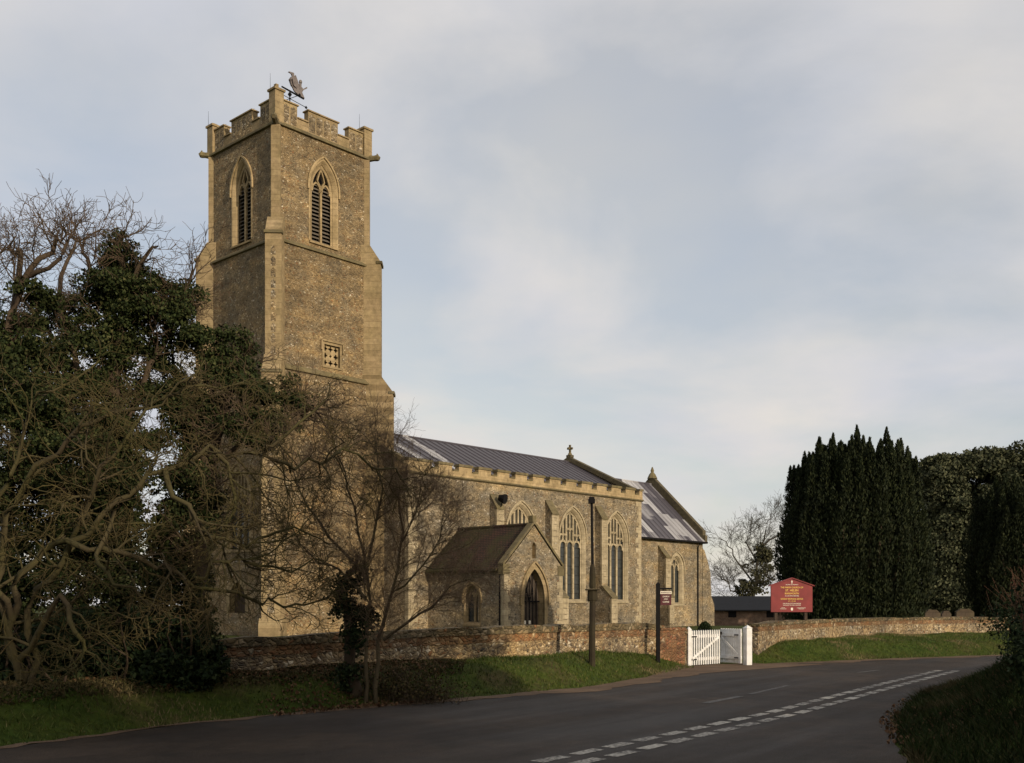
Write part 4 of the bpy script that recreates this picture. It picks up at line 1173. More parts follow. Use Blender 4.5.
# ------------------------------------------------------------------ vegetation helpers
def tubes_np(polys, nside):
    """polys: list of (pts Kx3, radii K) -> verts, quads"""
    V = []; Fq = []; base = 0
    ang = np.arange(nside) * 2 * np.pi / nside; ca, sa = np.cos(ang), np.sin(ang)
    for pts, rad in polys:
        pts = np.asarray(pts); k = len(pts)
        t = np.gradient(pts, axis=0); t /= np.linalg.norm(t, axis=1)[:, None] + 1e-9
        ref = np.where(np.abs(t[:, 2:3]) < .9, np.array([[0, 0, 1.]]), np.array([[1., 0, 0]]))
        a_ = np.cross(t, ref); a_ /= np.linalg.norm(a_, axis=1)[:, None] + 1e-9; b_ = np.cross(t, a_)
        ring_ = pts[:, None, :] + (a_[:, None, :] * ca[None, :, None] + b_[:, None, :] * sa[None, :, None]) * np.asarray(rad)[:, None, None]
        V.append(ring_.reshape(-1, 3))
        i = (np.arange(k - 1)[:, None] * nside + np.arange(nside)[None, :]); j = (np.arange(k - 1)[:, None] * nside + (np.arange(nside)[None, :] + 1) % nside)
        Fq.append(np.stack([i, j, j + nside, i + nside], -1).reshape(-1, 4) + base); base += k * nside
    return np.concatenate(V), np.concatenate(Fq)

def rnd_unit(n):
    v = rng.normal(size=(n, 3)); return v / np.linalg.norm(v, axis=1)[:, None]

def walk(p, d, length, r0, r1, nseg, wig, up):
    pts = [p]; d = d / np.linalg.norm(d); st = length / nseg
    for _ in range(nseg):
        d = d + rng.normal(size=3) * wig + np.array([0, 0, up]); d /= np.linalg.norm(d)
        pts.append(pts[-1] + d * st)
    return np.array(pts), np.linspace(r0, r1, nseg + 1)

def grow(pts, rad, level, maxlevel, out, dens, lenf, spread=1.0, up=.03, wig=.22, minr=.003, tmin=.25):
    """spawn side branches along a polyline"""
    out.append((level, pts, rad))
    if level >= maxlevel: return
    seg = np.linalg.norm(np.diff(pts, axis=0), axis=1); tot = seg.sum()
    n = rng.poisson(dens[level] * tot) + (1 if level < 2 else 0)
    cum = np.concatenate([[0], np.cumsum(seg)])
    for _ in range(n):
        s_ = tot * (tmin + (1 - tmin) * rng.random() ** .8)
        i = min(np.searchsorted(cum, s_) - 1, len(seg) - 1); i = max(i, 0); f_ = (s_ - cum[i]) / max(seg[i], 1e-6)
        p = pts[i] * (1 - f_) + pts[i + 1] * f_; r = rad[i] * (1 - f_) + rad[i + 1] * f_
        t = pts[i + 1] - pts[i]; t = t / np.linalg.norm(t)
        side = rng.normal(size=3); side -= t * (side @ t); side /= np.linalg.norm(side)
        a_ = rng.uniform(.5, 1.15) * spread
        d = t * math.cos(a_) + side * math.sin(a_)
        l = lenf[level] * rng.uniform(.45, 1.25) * (1 - .45 * s_ / tot)
        rr = max(minr, min(r * .62, l * THIN + .002))
        ns = 5 if level < 2 else 4
        q, qr = walk(p, d, l, rr, max(minr * .7, rr * .3), ns, wig, up)
        grow(q, qr, level + 1, maxlevel, out, dens, lenf, spread, up, wig, minr, .15)

THIN = .018
def limb(px_pts, r0, r1, sub=3, jit=.04):
    """smooth limb through (px, py, distance) points"""
    P_ = np.array([W(*p) for p in px_pts]); n = len(P_)
    t = np.linspace(0, n - 1, (n - 1) * sub + 1)
    o = []
    for s_ in t:
        i = min(int(s_), n - 2); f_ = s_ - i
        p0, p1, p2, p3 = P_[max(i-1, 0)], P_[i], P_[i+1], P_[min(i+2, n-1)]
        o.append(.5 * ((2*p1) + (-p0+p2)*f_ + (2*p0-5*p1+4*p2-p3)*f_**2 + (-p0+3*p1-3*p2+p3)*f_**3))
    o = np.array(o); o[1:-1] += rng.normal(size=(len(o) - 2, 3)) * jit
    return o, np.linspace(r0, r1, len(o))

def wood(out, name, mat, parent, origin, thin='twigs', thinmat=None):
    thick = [(p - origin, r) for l, p, r in out if l <= 1]; fine = [(p - origin, r) for l, p, r in out if l > 1]
    if thick: np_mesh(name, *tubes_np(thick, 7), mat, parent, True)
    if fine: np_mesh(thin, *tubes_np(fine, 3), thinmat or mat, parent)

def leaves(centers, size, aspect=.7, up_bias=0.0, jitter=.4, dirs=None):
    n = len(centers)
    u = rnd_unit(n) if dirs is None else dirs + rng.normal(size=(n, 3)) * jitter
    u[:, 2] += up_bias; u /= np.linalg.norm(u, axis=1)[:, None]
    w_ = np.cross(u, rnd_unit(n)); w_ /= np.linalg.norm(w_, axis=1)[:, None] + 1e-9
    s_ = (size * rng.uniform(.6, 1.35, n))[:, None]
    nrm = np.cross(u, w_) * s_ * .18
    a_ = centers - u * s_ * .5; b_ = centers + w_ * s_ * aspect * .5 + nrm; c_ = centers + u * s_ * .5; d_ = centers - w_ * s_ * aspect * .5 + nrm
    V = np.stack([a_, b_, c_, d_], 1).reshape(-1, 3)
    Fq = np.arange(4 * n).reshape(-1, 4)
    return V, Fq

def clumps(spec, dens, depthf=1.0):
    """spec: (px, py, d, rx_px, ry_px); returns points filling lumpy clumps"""
    out = []
    for px, py, d, rx, ry in spec:
        c_ = np.array(W(px, py, d)); sx_, sz_ = rx * d / F, ry * d / F; sy_ = (sx_ + sz_) / 2 * depthf
        nsub = max(10, int(48 * (sx_ * sz_) / .6))
        sub = rnd_unit(nsub) * (rng.random((nsub, 1)) ** .5) * np.array([sx_, sy_, sz_]) * rng.uniform(.8, 1.25, (nsub, 1))
        for s_ in sub:
            r = rng.uniform(.08, .30) * min(1.0, .6 + (sx_ + sz_) / 3)
            n = int(dens * r * r * 140)
            dirv = rnd_unit(n); rad_ = rng.random((n, 1)) ** .45
            out.append(c_ + s_ + dirv * rad_ * r * np.array([1.15, 1.15, .8]))
    return np.concatenate(out)

def tree_root(name, px, d, label, cat='tree', group=None):
    x = (px - 512) * d / F; z = H(x, d)
    r = empty(name, (x, d, z)); tag(r, label, cat, group)
    return r, np.array([x, d, z])

# ------------------------------------------------------------------ left-hand trees
# ivy-clad tree whose narrow top stands left of the tower
root, og = tree_root('ivy_clad_tree', 118, 18.0, 'tall ivy-clad tree left of the tower with narrow leafy spire top')
out = []
D_ = 18.0
for pl, r0, r1 in (([(118, 700, D_), (122, 560, D_), (116, 420, D_), (124, 300, D_), (122, 232, D_)], .2, .04),
                   ([(118, 470, D_), (80, 380, 17.6), (60, 300, 17.8), (76, 248, 18), (62, 230, 18)], .07, .01),
                   ([(122, 430, D_), (165, 340, 18.3), (188, 280, 18.4), (194, 262, 18.4)], .06, .01),
                   ([(120, 350, D_), (95, 280, 18.4), (82, 250, 18.6), (84, 236, 18.6)], .06, .012),
                   ([(122, 300, D_), (145, 255, 17.7), (158, 246, 17.7)], .05, .012),
                   ([(122, 420, D_), (60, 350, 18.6), (20, 290, 18.8), (12, 255, 18.8)], .06, .01)):
    p, r = limb(pl, r0, r1); grow(p, r, 0, 3, out, [4.6, 7.5, 7.5], [1.05, .62, .40], .95, .03, .25, .0045, .3)
wood(out, 'trunk', M['bark_brown'], root, og, 'twigs', M['twig_brown'])
spec = [(118, 355, D_, 22, 26), (118, 430, D_, 24, 30), (172, 372, 18.4, 18, 24), (175, 430, 18.5, 18, 30), (70, 300, 18.2, 26, 14), (40, 320, 18.4, 26, 16), (172, 300, 18.3, 20, 20), (122, 248, D_, 10, 20), (122, 275, D_, 18, 26), (152, 352, 18.4, 16, 20), (160, 398, 18.5, 22, 22), (112, 268, 18.2, 12, 14), (136, 270, 18.2, 12, 14), (160, 440, 18.4, 20, 14), (108, 292, D_, 16, 20), (150, 292, D_, 18, 18), (128, 312, D_, 40, 32), (92, 345, 17.8, 45, 36), (168, 322, 18.2, 34, 30), (60, 395, 17.6, 55, 42), (118, 395, 18.3, 36, 34),
        (120, 470, D_, 34, 40), (116, 560, D_, 34, 60), (90, 500, 18.2, 46, 34), (120, 640, 18.2, 40, 50), (188, 305, 18.4, 18, 20), (62, 318, 18.2, 26, 18), (98, 440, 17.8, 50, 38), (140, 300, 18, 30, 30), (190, 345, 18.2, 26, 20), (100, 300, 18.4, 22, 22)]
pts = clumps(spec, 34)
np_mesh('crown', *leaves(pts - og, .054, .8, -.1), M['ivy'], root)

root, og = tree_root('ivy_clad_tree', 236, 18.6, 'ivy-clad tree with broad low crown spreading in front of the tower')
out = []; D_ = 18.6
for pl, r0, r1 in (([(196, 690, D_), (200, 560, D_), (210, 460, D_), (232, 380, D_), (240, 340, D_)], .16, .03),
                   ([(212, 460, D_), (262, 430, 18.2), (310, 405, 18.2), (330, 412, 18)], .06, .012), ([(210, 470, D_), (180, 400, 18.8), (172, 350, 19)], .08, .02)):
    p, r = limb(pl, r0, r1); grow(p, r, 0, 3, out, [6.0, 9.0, 8.0], [1.3, .72, .42], .95, -.01, .27, .004, .2)
wood(out, 'trunk', M['bark_brown'], root, og, 'twigs', M['twig_brown'])
spec = [(222, 362, D_, 34, 20), (262, 398, 18.4, 36, 22), (215, 405, D_, 40, 24), (255, 425, 18.3, 36, 12), (195, 425, 18.8, 22, 16), (185, 385, 18.8, 22, 18), (300, 404, 18.2, 20, 9), (252, 440, 18.2, 26, 9), (282, 424, 18.2, 24, 11), (180, 465, 18.7, 18, 24), (178, 580, 18.7, 22, 26), (238, 384, 18.5, 40, 20),
        (176, 505, 18.8, 26, 46), (196, 560, 18.8, 20, 28), (160, 560, 18.6, 34, 40), (202, 500, D_, 16, 60), (196, 620, D_, 20, 60), (150, 620, 18.6, 34, 34), (236, 345, D_, 26, 14)]
pts = clumps(spec, 36)
np_mesh('crown', *leaves(pts - og, .054, .8, -.1), M['ivy'], root)

root, og = tree_root('ivy_clad_tree', 14, 16.5, 'ivy-clad tree with bare crooked top at the left edge of the view')
out = []; D_ = 16.5
for pl, r0, r1 in (([(10, 700, D_), (4, 560, D_), (16, 440, D_), (8, 330, D_), (26, 280, D_), (48, 250, D_), (68, 236, D_), (60, 224, D_)], .10, .012),
                   ([(14, 430, D_), (-30, 330, D_), (-20, 280, D_), (6, 245, D_)], .06, .01), ([(10, 330, D_), (20, 260, 16.8), (8, 250, 16.9), (16, 236, 17)], .06, .012),
                   ([(30, 276, D_), (60, 262, 16.3), (72, 240, 16.3), (92, 238, 16.3)], .04, .01)):
    p, r = limb(pl, r0, r1); grow(p, r, 0, 3, out, [4.2, 7.0, 7.0], [1.0, .6, .4], .95, .04, .28, .0045, .35)
wood(out, 'trunk', M['bark_brown'], root, og, 'twigs', M['twig_brown'])
spec = [(30, 400, 16.0, 40, 30), (70, 440, 16.2, 40, 30), (110, 480, 16.8, 34, 30), (30, 460, 16.0, 36, 28), (6, 345, D_, 36, 40), (18, 420, D_, 44, 46), (-20, 380, D_, 40, 60), (50, 470, 16.8, 50, 38), (0, 500, D_, 50, 50), (70, 530, 17, 50, 40), (30, 292, D_, 16, 12), (10, 580, D_, 50, 46), (90, 590, 17, 46, 34), (120, 520, 17.5, 30, 40), (20, 640, D_, 50, 46), (70, 640, 17, 50, 40), (-30, 560, D_, 40, 80), (40, 360, 16.8, 30, 34), (28, 525, 16.8, 30, 24), (55, 572, 17, 34, 22), (140, 580, 17.4, 30, 26), (50, 300, 16.8, 22, 14), (-10, 300, 16.8, 20, 20), (80, 560, 17.4, 34, 24)]
pts = clumps(spec, 30)
np_mesh('crown', *leaves(pts - og, .054, .8, -.1), M['ivy'], root)

# bare mossy tree in front with long level branches
root, og = tree_root('bare_tree', 22, 14.2, 'bare tree with long crooked mossy branches reaching right across the ivy')
out = []; D_ = 14.2
for pl, r0, r1 in (([(22, 700, D_), (36, 610, D_), (70, 550, 14.0), (120, 505, 13.9), (165, 470, 14), (215, 452, 14.3), (262, 458, 14.8), (310, 462, 15.2), (352, 452, 15.6), (390, 470, 16), (408, 478, 16.2)], .048, .010),
                   ([(22, 690, D_), (12, 620, D_), (30, 560, D_), (85, 545, 13.8), (140, 560, 13.8), (195, 578, 14), (250, 600, 14.4), (300, 604, 14.8), (340, 588, 15)], .055, .010),
                   ([(20, 680, D_), (0, 590, D_), (14, 500, D_), (70, 440, 14.0), (130, 410, 14), (190, 390, 14.2), (250, 385, 14.6)], .055, .010),
                   ([(70, 550, D_), (100, 470, 13.6), (150, 420, 13.6), (205, 360, 13.8)], .035, .010),
                   ([(18, 660, D_), (60, 600, 13.6), (80, 640, 13.4), (70, 680, 13.4)], .045, .02),
                   ([(120, 505, 13.9), (95, 560, 13.5), (140, 600, 13.5), (150, 640, 13.6)], .035, .012),
                   ([(215, 452, 14.3), (235, 500, 14.4), (225, 550, 14.4), (240, 600, 14.6)], .03, .010),
                   ([(262, 458, 14.8), (300, 420, 15), (330, 385, 15.2)], .03, .008),
                   ([(165, 470, 14), (190, 520, 13.8), (235, 545, 14), (280, 530, 14.2), (330, 545, 14.6)], .04, .008),
                   ([(195, 578, 14), (235, 560, 14), (280, 570, 14.3), (322, 560, 14.5)], .03, .008),
                   ([(12, 620, D_), (-20, 540, D_), (10, 470, 14), (40, 400, 14), (100, 360, 14.2)], .045, .01)):
    p, r = limb(pl, r0, r1, 4, .05); grow(p, r, 0, 3, out, [4.8, 8.0, 7.0], [1.2, .66, .36], 1.05, -.015, .34, .0042, .1)
wood(out, 'trunk', M['bark_olive'], root, og, 'twigs', M['twig_olive'])

# young tree by the wall, in front of the nave end
THIN = .007
root, og = tree_root('young_tree', 373, 16.9, 'young bare multi-stemmed tree with fine twigs in front of the nave corner')
out = []; D_ = 16.9
for pl, r0, r1 in (([(366, 702, D_), (366, 640, D_), (368, 580, D_), (354, 510, D_), (338, 455, D_), (326, 420, D_)], .034, .005),
                   ([(376, 702, D_), (380, 640, D_), (394, 590, D_), (402, 530, D_), (396, 480, D_), (388, 440, 17)], .036, .005),
                   ([(396, 590, D_), (424, 566, 16.8), (440, 536, 16.8), (446, 510, 16.8)], .018, .004),
                   ([(384, 640, D_), (420, 612, 16.6), (450, 588, 16.6), (474, 574, 16.6)], .026, .006),
                   ([(368, 580, D_), (330, 540, 17), (300, 490, 17), (280, 440, 17)], .03, .006),
                   ([(366, 600, D_), (340, 570, 17), (310, 555, 17), (286, 520, 17)], .025, .006),
                   ([(400, 545, D_), (416, 510, 17), (420, 480, 17)], .02, .005), ([(368, 560, D_), (380, 490, 16.7), (372, 430, 16.7)], .025, .006)):
    p, r = limb(pl, r0, r1, 3, .02); grow(p, r, 0, 3, out, [13.0, 15.0, 14.0], [.95, .55, .34], .85, .03, .26, .0020, .2)
wood(out, 'trunk', M['bark_young'], root, og, 'twigs', M['twig_young'])

THIN = .018
# ivy-covered stump beside the young tree
root, og = tree_root('ivy_covered_stump', 352, 17.1, 'dead trunk swathed in dark ivy left of the young tree')
p, r = limb([(352, 705, 17.1), (354, 640, 17.1), (348, 590, 17.1), (358, 555, 17.1)], .11, .05)
wood([(0, p, r)], 'trunk', M['bark_brown'], root, og)
pts = clumps([(352, 676, 17.1, 11, 26), (354, 640, 17.1, 12, 28), (353, 605, 17.1, 13, 24), (360, 572, 17.1, 8, 16), (340, 606, 17.1, 9, 10), (346, 582, 17.1, 9, 14), (366, 618, 17.1, 7, 16)], 17)
np_mesh('crown', *leaves(pts - og, .055, .85, -.1), M['laurel'], root)

# laurel at the foot of the trees
root, og = tree_root('laurel_bush', 165, 15.6, 'dense dark evergreen bush on the verge below the ivy-clad trees', 'bush')
pts = clumps([(170, 665, 15.6, 44, 34), (130, 650, 15.8, 40, 36), (195, 675, 15.4, 26, 24), (150, 632, 16, 40, 22), (110, 670, 15.6, 28, 22), (205, 650, 15.8, 18, 20)], 40, .9)
np_mesh('crown', *leaves(pts - og, .09, .55, -.2), M['laurel'], root)
st_, sr = [], None
out = []
for k in range(9):
    p, r = walk(og + np.array([rng.uniform(-.5, .5), rng.uniform(-.3, .3), -.1]), np.array([rng.uniform(-.6, .6), rng.uniform(-.4, .2), 1.]), 1.1, .025, .01, 5, .15, 0); out.append((0, p, r))
wood(out, 'stem', M['bark_brown'], root, og)
root, og = tree_root('laurel_bush', 30, 14.8, 'dark undergrowth bush at the foot of the bare mossy tree', 'bush')
pts = clumps([(20, 690, 14.8, 44, 30), (60, 700, 14.8, 30, 20), (-20, 670, 15, 40, 40), (45, 660, 15.4, 40, 26), (85, 640, 16, 30, 34)], 32, .9)
np_mesh('crown', *leaves(pts - og, .09, .55, -.2), M['laurel'], root)
out = []
for k in range(8):
    p, r = walk(og + np.array([rng.uniform(-.5, .5), rng.uniform(-.3, .3), -.1]), np.array([rng.uniform(-.6, .6), rng.uniform(-.4, .2), 1.]), 1.0, .022, .01, 5, .15, 0); out.append((0, p, r))
wood(out, 'stem', M['bark_brown'], root, og)

# bramble and dry stalks at the foot of the young tree
root, og = tree_root('bramble', 402, 17.4, 'tangle of dry brown bramble right of the young tree on the bank', 'bush')
out = []
for k in range(260):
    x = rng.normal() * .42; y = rng.normal() * .25
    b0 = og + np.array([x, y, -.05]); 
    p, r = walk(b0, np.array([rng.normal() * .5, rng.normal() * .4, 1.2]), rng.uniform(.3, .85), .006, .002, 5, .22, -.16); out.append((2, p, r))
wood(out, 'stem', M['bark_brown'], root, og, 'canes', M['bark_brown'])
pts = og + rng.normal(size=(2600, 3)) * np.array([.45, .28, .15]) + np.array([0, 0, .18])
np_mesh('crown', *leaves(pts - og, .045, .7), M['bramble'], root)

# ------------------------------------------------------------------ yews and the far trees
def yew(name, px, d, ncol, rx, ry, hmin, hmax, label, nleaf, seed):
    global rng
    keep = rng; rng = np.random.default_rng(seed)
    root, og = tree_root(name, px, d, label, 'tree', 'Irish yews in the churchyard')
    pts = []; dirs = []
    stems = []
    for k in range(ncol):
        q = ((k + .5) / ncol) ** .42
        cx_, cy_ = rx * q * math.cos(k * 2.4), ry * q * math.sin(k * 2.4)
        h = hmax - (hmax - hmin) * q ** 4 + rng.uniform(-.7, .15)
        h *= rng.uniform(.93, 1.03)
        R0 = rng.uniform(.30, .44)
        lean = np.array([cx_ * .06, cy_ * .06])
        n = nleaf
        t = rng.random(n) ** .85; th = rng.random(n) * 2 * np.pi
        prof = np.minimum(1, (t / .12 + .55)) * (1 - t ** 5) ** .8 * (1 + .18 * np.sin(t * 17 + k) + .12 * np.sin(th * 5 + t * 9))
        rr = R0 * prof * (rng.random(n) ** .3) * rng.uniform(.8, 1.15, n)
        c_ = np.stack([cx_ * (.84 + .16 * np.sin(np.pi * np.minimum(1, t * 1.3))) + lean[0] * t + rr * np.cos(th), cy_ * (.84 + .16 * t) + lean[1] * t + rr * np.sin(th), .15 + t * h], 1)
        pts.append(c_); dirs.append(np.stack([np.cos(th) * .35, np.sin(th) * .35, np.full(n, 1.0)], 1))
        stems.append((0, np.array([[cx_ * .4, cy_ * .4, -.2], [cx_ * .85, cy_ * .85, h * .4], [cx_ * .9 + lean[0], cy_ * .9 + lean[1], h * .62]]) + og, np.array([.09, .06, .02])))
    pts = np.concatenate(pts); dirs = np.concatenate(dirs)
    np_mesh('crown', *leaves(pts, .15, .34, 0, .3, dirs), M['yew'], root)
    wood(stems, 'trunk', M['bark_brown'], root, og)
    rng = keep
yew('yew_tree', 853, 43.5, 125, 2.85, 2.1, 7.1, 8.0, 'big dark columnar yew with many upright spires right of the notice board', 2600, 11)
yew('yew_tree', 1034, 50, 90, 3.0, 2.3, 6.1, 7.0, 'dark yew at the right edge of the view beside the hedge', 2300, 12)

root, og = tree_root('holm_oak', 985, 90, 'broad grey-green evergreen oak between the two dark yews')
out = []
for pl, r0, r1 in (([(985, 622, 90), (982, 570, 90), (990, 500, 90), (985, 460, 90)], .6, .09), ([(984, 580, 90), (950, 520, 90), (945, 470, 90)], .2, .04), ([(986, 560, 90), (1030, 500, 90), (1040, 460, 90)], .2, .04)):
    p, r = limb(pl, r0, r1); grow(p, r, 0, 2, out, [.5, .5], [2.6, 1.3], .8, .05, .2, .012, .3)
wood(out, 'trunk', M['bark_grey'], root, og)
def clumps2(spec, nsubf, rsub, nleaf):
    out = []
    for px, py, d, rx, ry in spec:
        c_ = np.array(W(px, py, d)); sx_, sz_ = rx * d / F, ry * d / F; sy_ = (sx_ + sz_) / 2
        k = int(nsubf); dv = rnd_unit(k); sub = dv * (rng.random((k, 1)) ** .25) * np.array([sx_, sy_, sz_])
        for s_ in sub:
            r = rsub * rng.uniform(.6, 1.3); dv2 = rnd_unit(nleaf); out.append(c_ + s_ + dv2 * (rng.random((nleaf, 1)) ** .4) * r * np.array([1.15, 1.15, .75]))
    return np.concatenate(out)
pts = clumps2([(975, 485, 90, 34, 28), (1020, 478, 90, 40, 34), (950, 520, 90, 26, 42), (1000, 520, 90, 50, 40), (955, 570, 90, 30, 34), (1000, 575, 90, 46, 30), (990, 462, 90, 26, 12), (945, 470, 90, 18, 12), (1050, 500, 90, 40, 50), (936, 480, 90, 16, 22), (938, 545, 90, 16, 40), (942, 595, 89, 22, 20), (970, 600, 89, 34, 18), (1010, 600, 89, 40, 20)], 85, .8, 150)
np_mesh('crown', *leaves(pts - og, .3, .6, .1), M['holm'], root)

THIN = .011
root, og = tree_root('bare_tree', 764, 128, 'distant bare tree with ivy on its trunk behind the brick outbuilding')
out = []; D_ = 128
for pl, r0, r1 in (([(752, 625, D_), (754, 580, D_), (764, 540, D_), (772, 518, D_)], .24, .03), ([(754, 585, D_), (738, 562, D_), (727, 545, D_), (718, 538, D_)], .13, .025), ([(758, 565, D_), (748, 542, D_), (751, 526, D_)], .12, .025),
                   ([(764, 545, D_), (784, 530, D_), (789, 514, D_)], .13, .025), ([(752, 600, D_), (730, 588, D_), (720, 575, D_)], .15, .03), ([(756, 580, D_), (776, 565, D_), (790, 560, D_)], .15, .03)):
    p, r = limb(pl, r0, r1, 3, .15); grow(p, r, 0, 3, out, [2.4, 3.0, 2.8], [3.6, 2.2, 1.4], .8, .05, .2, .014, .2)
wood(out, 'trunk', M['bark_grey'], root, og, 'twigs', M['bark_grey'])
pts = clumps2([(758, 575, D_, 14, 18), (746, 590, D_, 10, 10), (764, 555, D_, 8, 10)], 26, .6, 46)
np_mesh('crown', *leaves(pts - og, .3, .7), M['far_ivy'], root)

THIN = .018
# unseen evergreen trees added behind and right of the camera to shade the foreground
proto = None
for i, (x, y, sc_, rz_t, lab) in enumerate(((13.5, -8.5, .8, 0, 'tall unseen evergreen oak added for shade right of the camera'), (10.2, 3.6, .85, 1.1, 'unseen evergreen oak added for shade on the bank beside the hedge'), (8, -13, .8, 2.3, 'unseen evergreen oak added for shade just behind the camera'),
                                    (1, -16, .8, 3.6, 'unseen evergreen oak added for shade straight behind the camera'), (-9, -17, .8, 4.4, 'unseen evergreen oak added for shade behind the camera and left of the road'))):
    if proto is None:
        proto = empty('added_shade_oak', (x, y, H(x, y))); og = np.array([x, y, H(x, y)])
        out = []
        for dz in ((0, 0), (.9, .3), (-.6, .7), (.1, -.9), (-.8, -.4)):
            p, r = walk(og + np.array([0, 0, -.2 if dz == (0, 0) else 2.5]), np.array([dz[0], dz[1], 1.3]), 8 if dz == (0, 0) else 4.5, .38 if dz == (0, 0) else .16, .05, 8, .08, .03)
            grow(p, r, 0, 1, out, [.9], [2.2], .9, .03, .2, .02, .3)
        wood(out, 'trunk', M['bark_brown'], proto, og)
        cl = []
        for k in range(150):
            dv = rnd_unit(1)[0]; c_ = np.array([0, 0, 6.6]) + dv * rng.random() ** .3 * np.array([4.2, 4.2, 4.4]); cl.append(c_ + rnd_unit(150) * (rng.random((150, 1)) ** .45) * np.array([.95, .95, .7]))
        np_mesh('crown', *leaves(np.concatenate(cl), .3, .6), M['holm'], proto)
        t_ = proto
    else:
        t_ = proto.copy(); C.objects.link(t_)
        for chd in list(proto.children):
            c_ = chd.copy(); C.objects.link(c_); c_.parent = t_
    t_.location = (x, y, H(x, y)); t_.scale = (sc_,) * 3; t_.rotation_euler = (0, 0, rz_t)
    tag(t_, lab, 'tree', 'added shade oaks out of view')

# clipped round shrub behind the gate
root, og = tree_root('round_shrub', 705, 31.5, 'small dark rounded shrub just behind the white gates', 'bush')
n = 5200; dv = rnd_unit(n); dv[:, 2] = np.abs(dv[:, 2]); pts = dv * (rng.random((n, 1)) ** .15) * np.array([.27, .27, .64])
np_mesh('crown', *leaves(pts, .06, .6, 0), M['laurel'], root)
wood([(0, np.array([[0, 0, -.15], [0, 0, .35], [0, 0, .7]]) + og, np.array([.03, .025, .01]))], 'stem', M['bark_brown'], root, og)

# hedge on the right-hand bank
hl = [(9.2, 18.5), (8.15, 16.1), (6.95, 13.5), (5.85, 11.0), (5.6, 9.0), (5.7, 5.0), (5.2, 0), (4.6, -6)]
root = empty('hedge', (hl[0][0], hl[0][1], H(*hl[0]))); og = np.array(root.location)
tag(root, 'dense dark thorn hedge with reddish twigs on the right-hand bank', 'hedge')
pts = []; out = []
for (ax, ay), (bx, by) in zip(hl[:-1], hl[1:]):
    Lh = math.hypot(bx - ax, by - ay); n = int(Lh * 13)
    for k in range(n):
        t = rng.random(); x, y = ax + (bx - ax) * t + rng.normal() * .22, ay + (by - ay) * t + rng.normal() * .22; z = H(x, y)
        m_ = 150; c_ = np.array([x, y, z + rng.uniform(.05, 1.1)]); pts.append(c_ + rnd_unit(m_) * rng.random((m_, 1)) ** .5 * np.array([.4, .4, .34]))
        if y > 8:
            for _ in range(7):
                p, r = walk(np.array([x, y, z + .7]), np.array([rng.normal() * .35, rng.normal() * .35, 1.2]), rng.uniform(.4, .85), .006, .002, 4, .14, .02); out.append((2, p, r))
pts = np.concatenate(pts)
np_mesh('crown', *leaves(pts - og, .06, .6), M['laurel'], root)
wood(out, 'stem', M['twig_red'], root, og, 'twigs', M['twig_red'])

# ------------------------------------------------------------------ grass and leaf litter
def scatter(n, box, cond):
    P_ = np.stack([rng.uniform(box[0], box[1], n), rng.uniform(box[2], box[3], n)], 1)
    return P_[cond(P_)]
def blades(P_, hgt, wid, mat, name, lean=.5):
    z = height(P_); n = len(P_); b_ = np.column_stack([P_, z - .01])
    a_ = rng.random(n) * 2 * np.pi; s_ = np.stack([np.cos(a_), np.sin(a_), np.zeros(n)], 1) * (wid * rng.uniform(.6, 1.4, n))[:, None]
    tip = b_ + np.stack([rng.normal(size=n) * lean, rng.normal(size=n) * lean, np.ones(n)], 1) * (hgt * rng.uniform(.4, 1.5, n))[:, None]
    V = np.stack([b_ - s_, b_ + s_, tip], 1).reshape(-1, 3)
    return tag(np_mesh(name, V, np.arange(3 * n).reshape(-1, 3), mat), kind='stuff')
def onbank(P_):
    dl = sdist(P_, EDGE_L); g = np.hypot(P_[:, 0] - GATE[0], P_[:, 1] - GATE[1])
    w_ = np.maximum(sdist(P_, WALL_L), -99); return (dl > .02) & (dl < 9) & (g > 1.15)
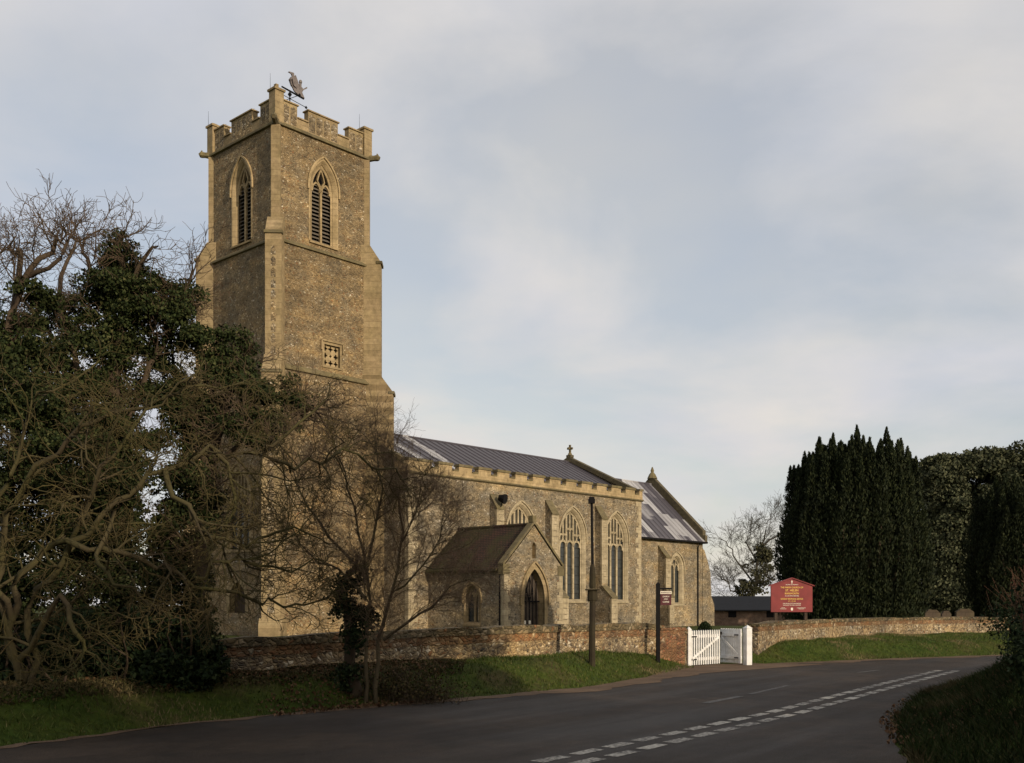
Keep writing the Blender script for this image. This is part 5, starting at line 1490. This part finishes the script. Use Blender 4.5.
def inview(P_): return (np.abs(P_[:, 0] / np.maximum(P_[:, 1], .1)) < .56)
Pb = scatter(520000, (-9, 20, 10, 40), lambda q: onbank(q) & inview(q) & ((q[:, 0] > -1.4) | (sdist(q, EDGE_L) < 1.25 + .7 * (vnoise(q, 1.3, 21) - .5) + .9 * np.clip(q[:, 0] + 2.4, 0, 1))))
patch = vnoise(Pb, .9, 9)
blades(Pb[patch > .25][:150000], .065, .008, M['grass_blade'], 'grass')
blades(Pb[patch <= .25][:26000], .07, .007, M['grass_dead'], 'dry_grass')
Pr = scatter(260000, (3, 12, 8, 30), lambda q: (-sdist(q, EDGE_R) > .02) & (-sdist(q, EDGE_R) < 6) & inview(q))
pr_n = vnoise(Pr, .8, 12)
blades(Pr[pr_n > .4][:80000], .11, .009, M['grass_shaded'], 'grass', .7)
blades(Pr[pr_n <= .4][:22000], .13, .008, M['bramble'], 'dry_grass', .8)
Pl2 = scatter(60000, (-10, -.9, 11, 21), lambda q: (sdist(q, EDGE_L) > .9) & (sdist(q, WALL_L) < 0) & (vnoise(q, 1.7, 31) + .15 * np.clip(-q[:, 0], 0, 4) > .5))
tag(np_mesh('leaf_litter', *leaves(np.column_stack([Pl2, np.maximum(height(Pl2), 0) + .03]), .055, .7, 0), M['bramble']), kind='stuff')
Pl = scatter(22000, (-9, -1.2, 10, 24), lambda q: (sdist(q, EDGE_L) > -.25) & (sdist(q, EDGE_L) < 4) & (vnoise(q, .5, 4) + .25 * vnoise(q, 2.5, 6) > .55))
z = np.maximum(height(Pl), 0) + .03
tag(np_mesh('leaf_litter', *leaves(np.column_stack([Pl, z]), .06, .7, 0), M['litter']), kind='stuff')
Pl = scatter(9000, (3, 9, 7, 18), lambda q: (-sdist(q, EDGE_R) > -.15) & (-sdist(q, EDGE_R) < 2.6) & (vnoise(q, .7, 5) + .3 * vnoise(q, 3, 6) > .58))
z = np.maximum(height(Pl), 0) + .03
tag(np_mesh('leaf_litter', *leaves(np.column_stack([Pl, z]), .06, .7, 0), M['litter']), kind='stuff')
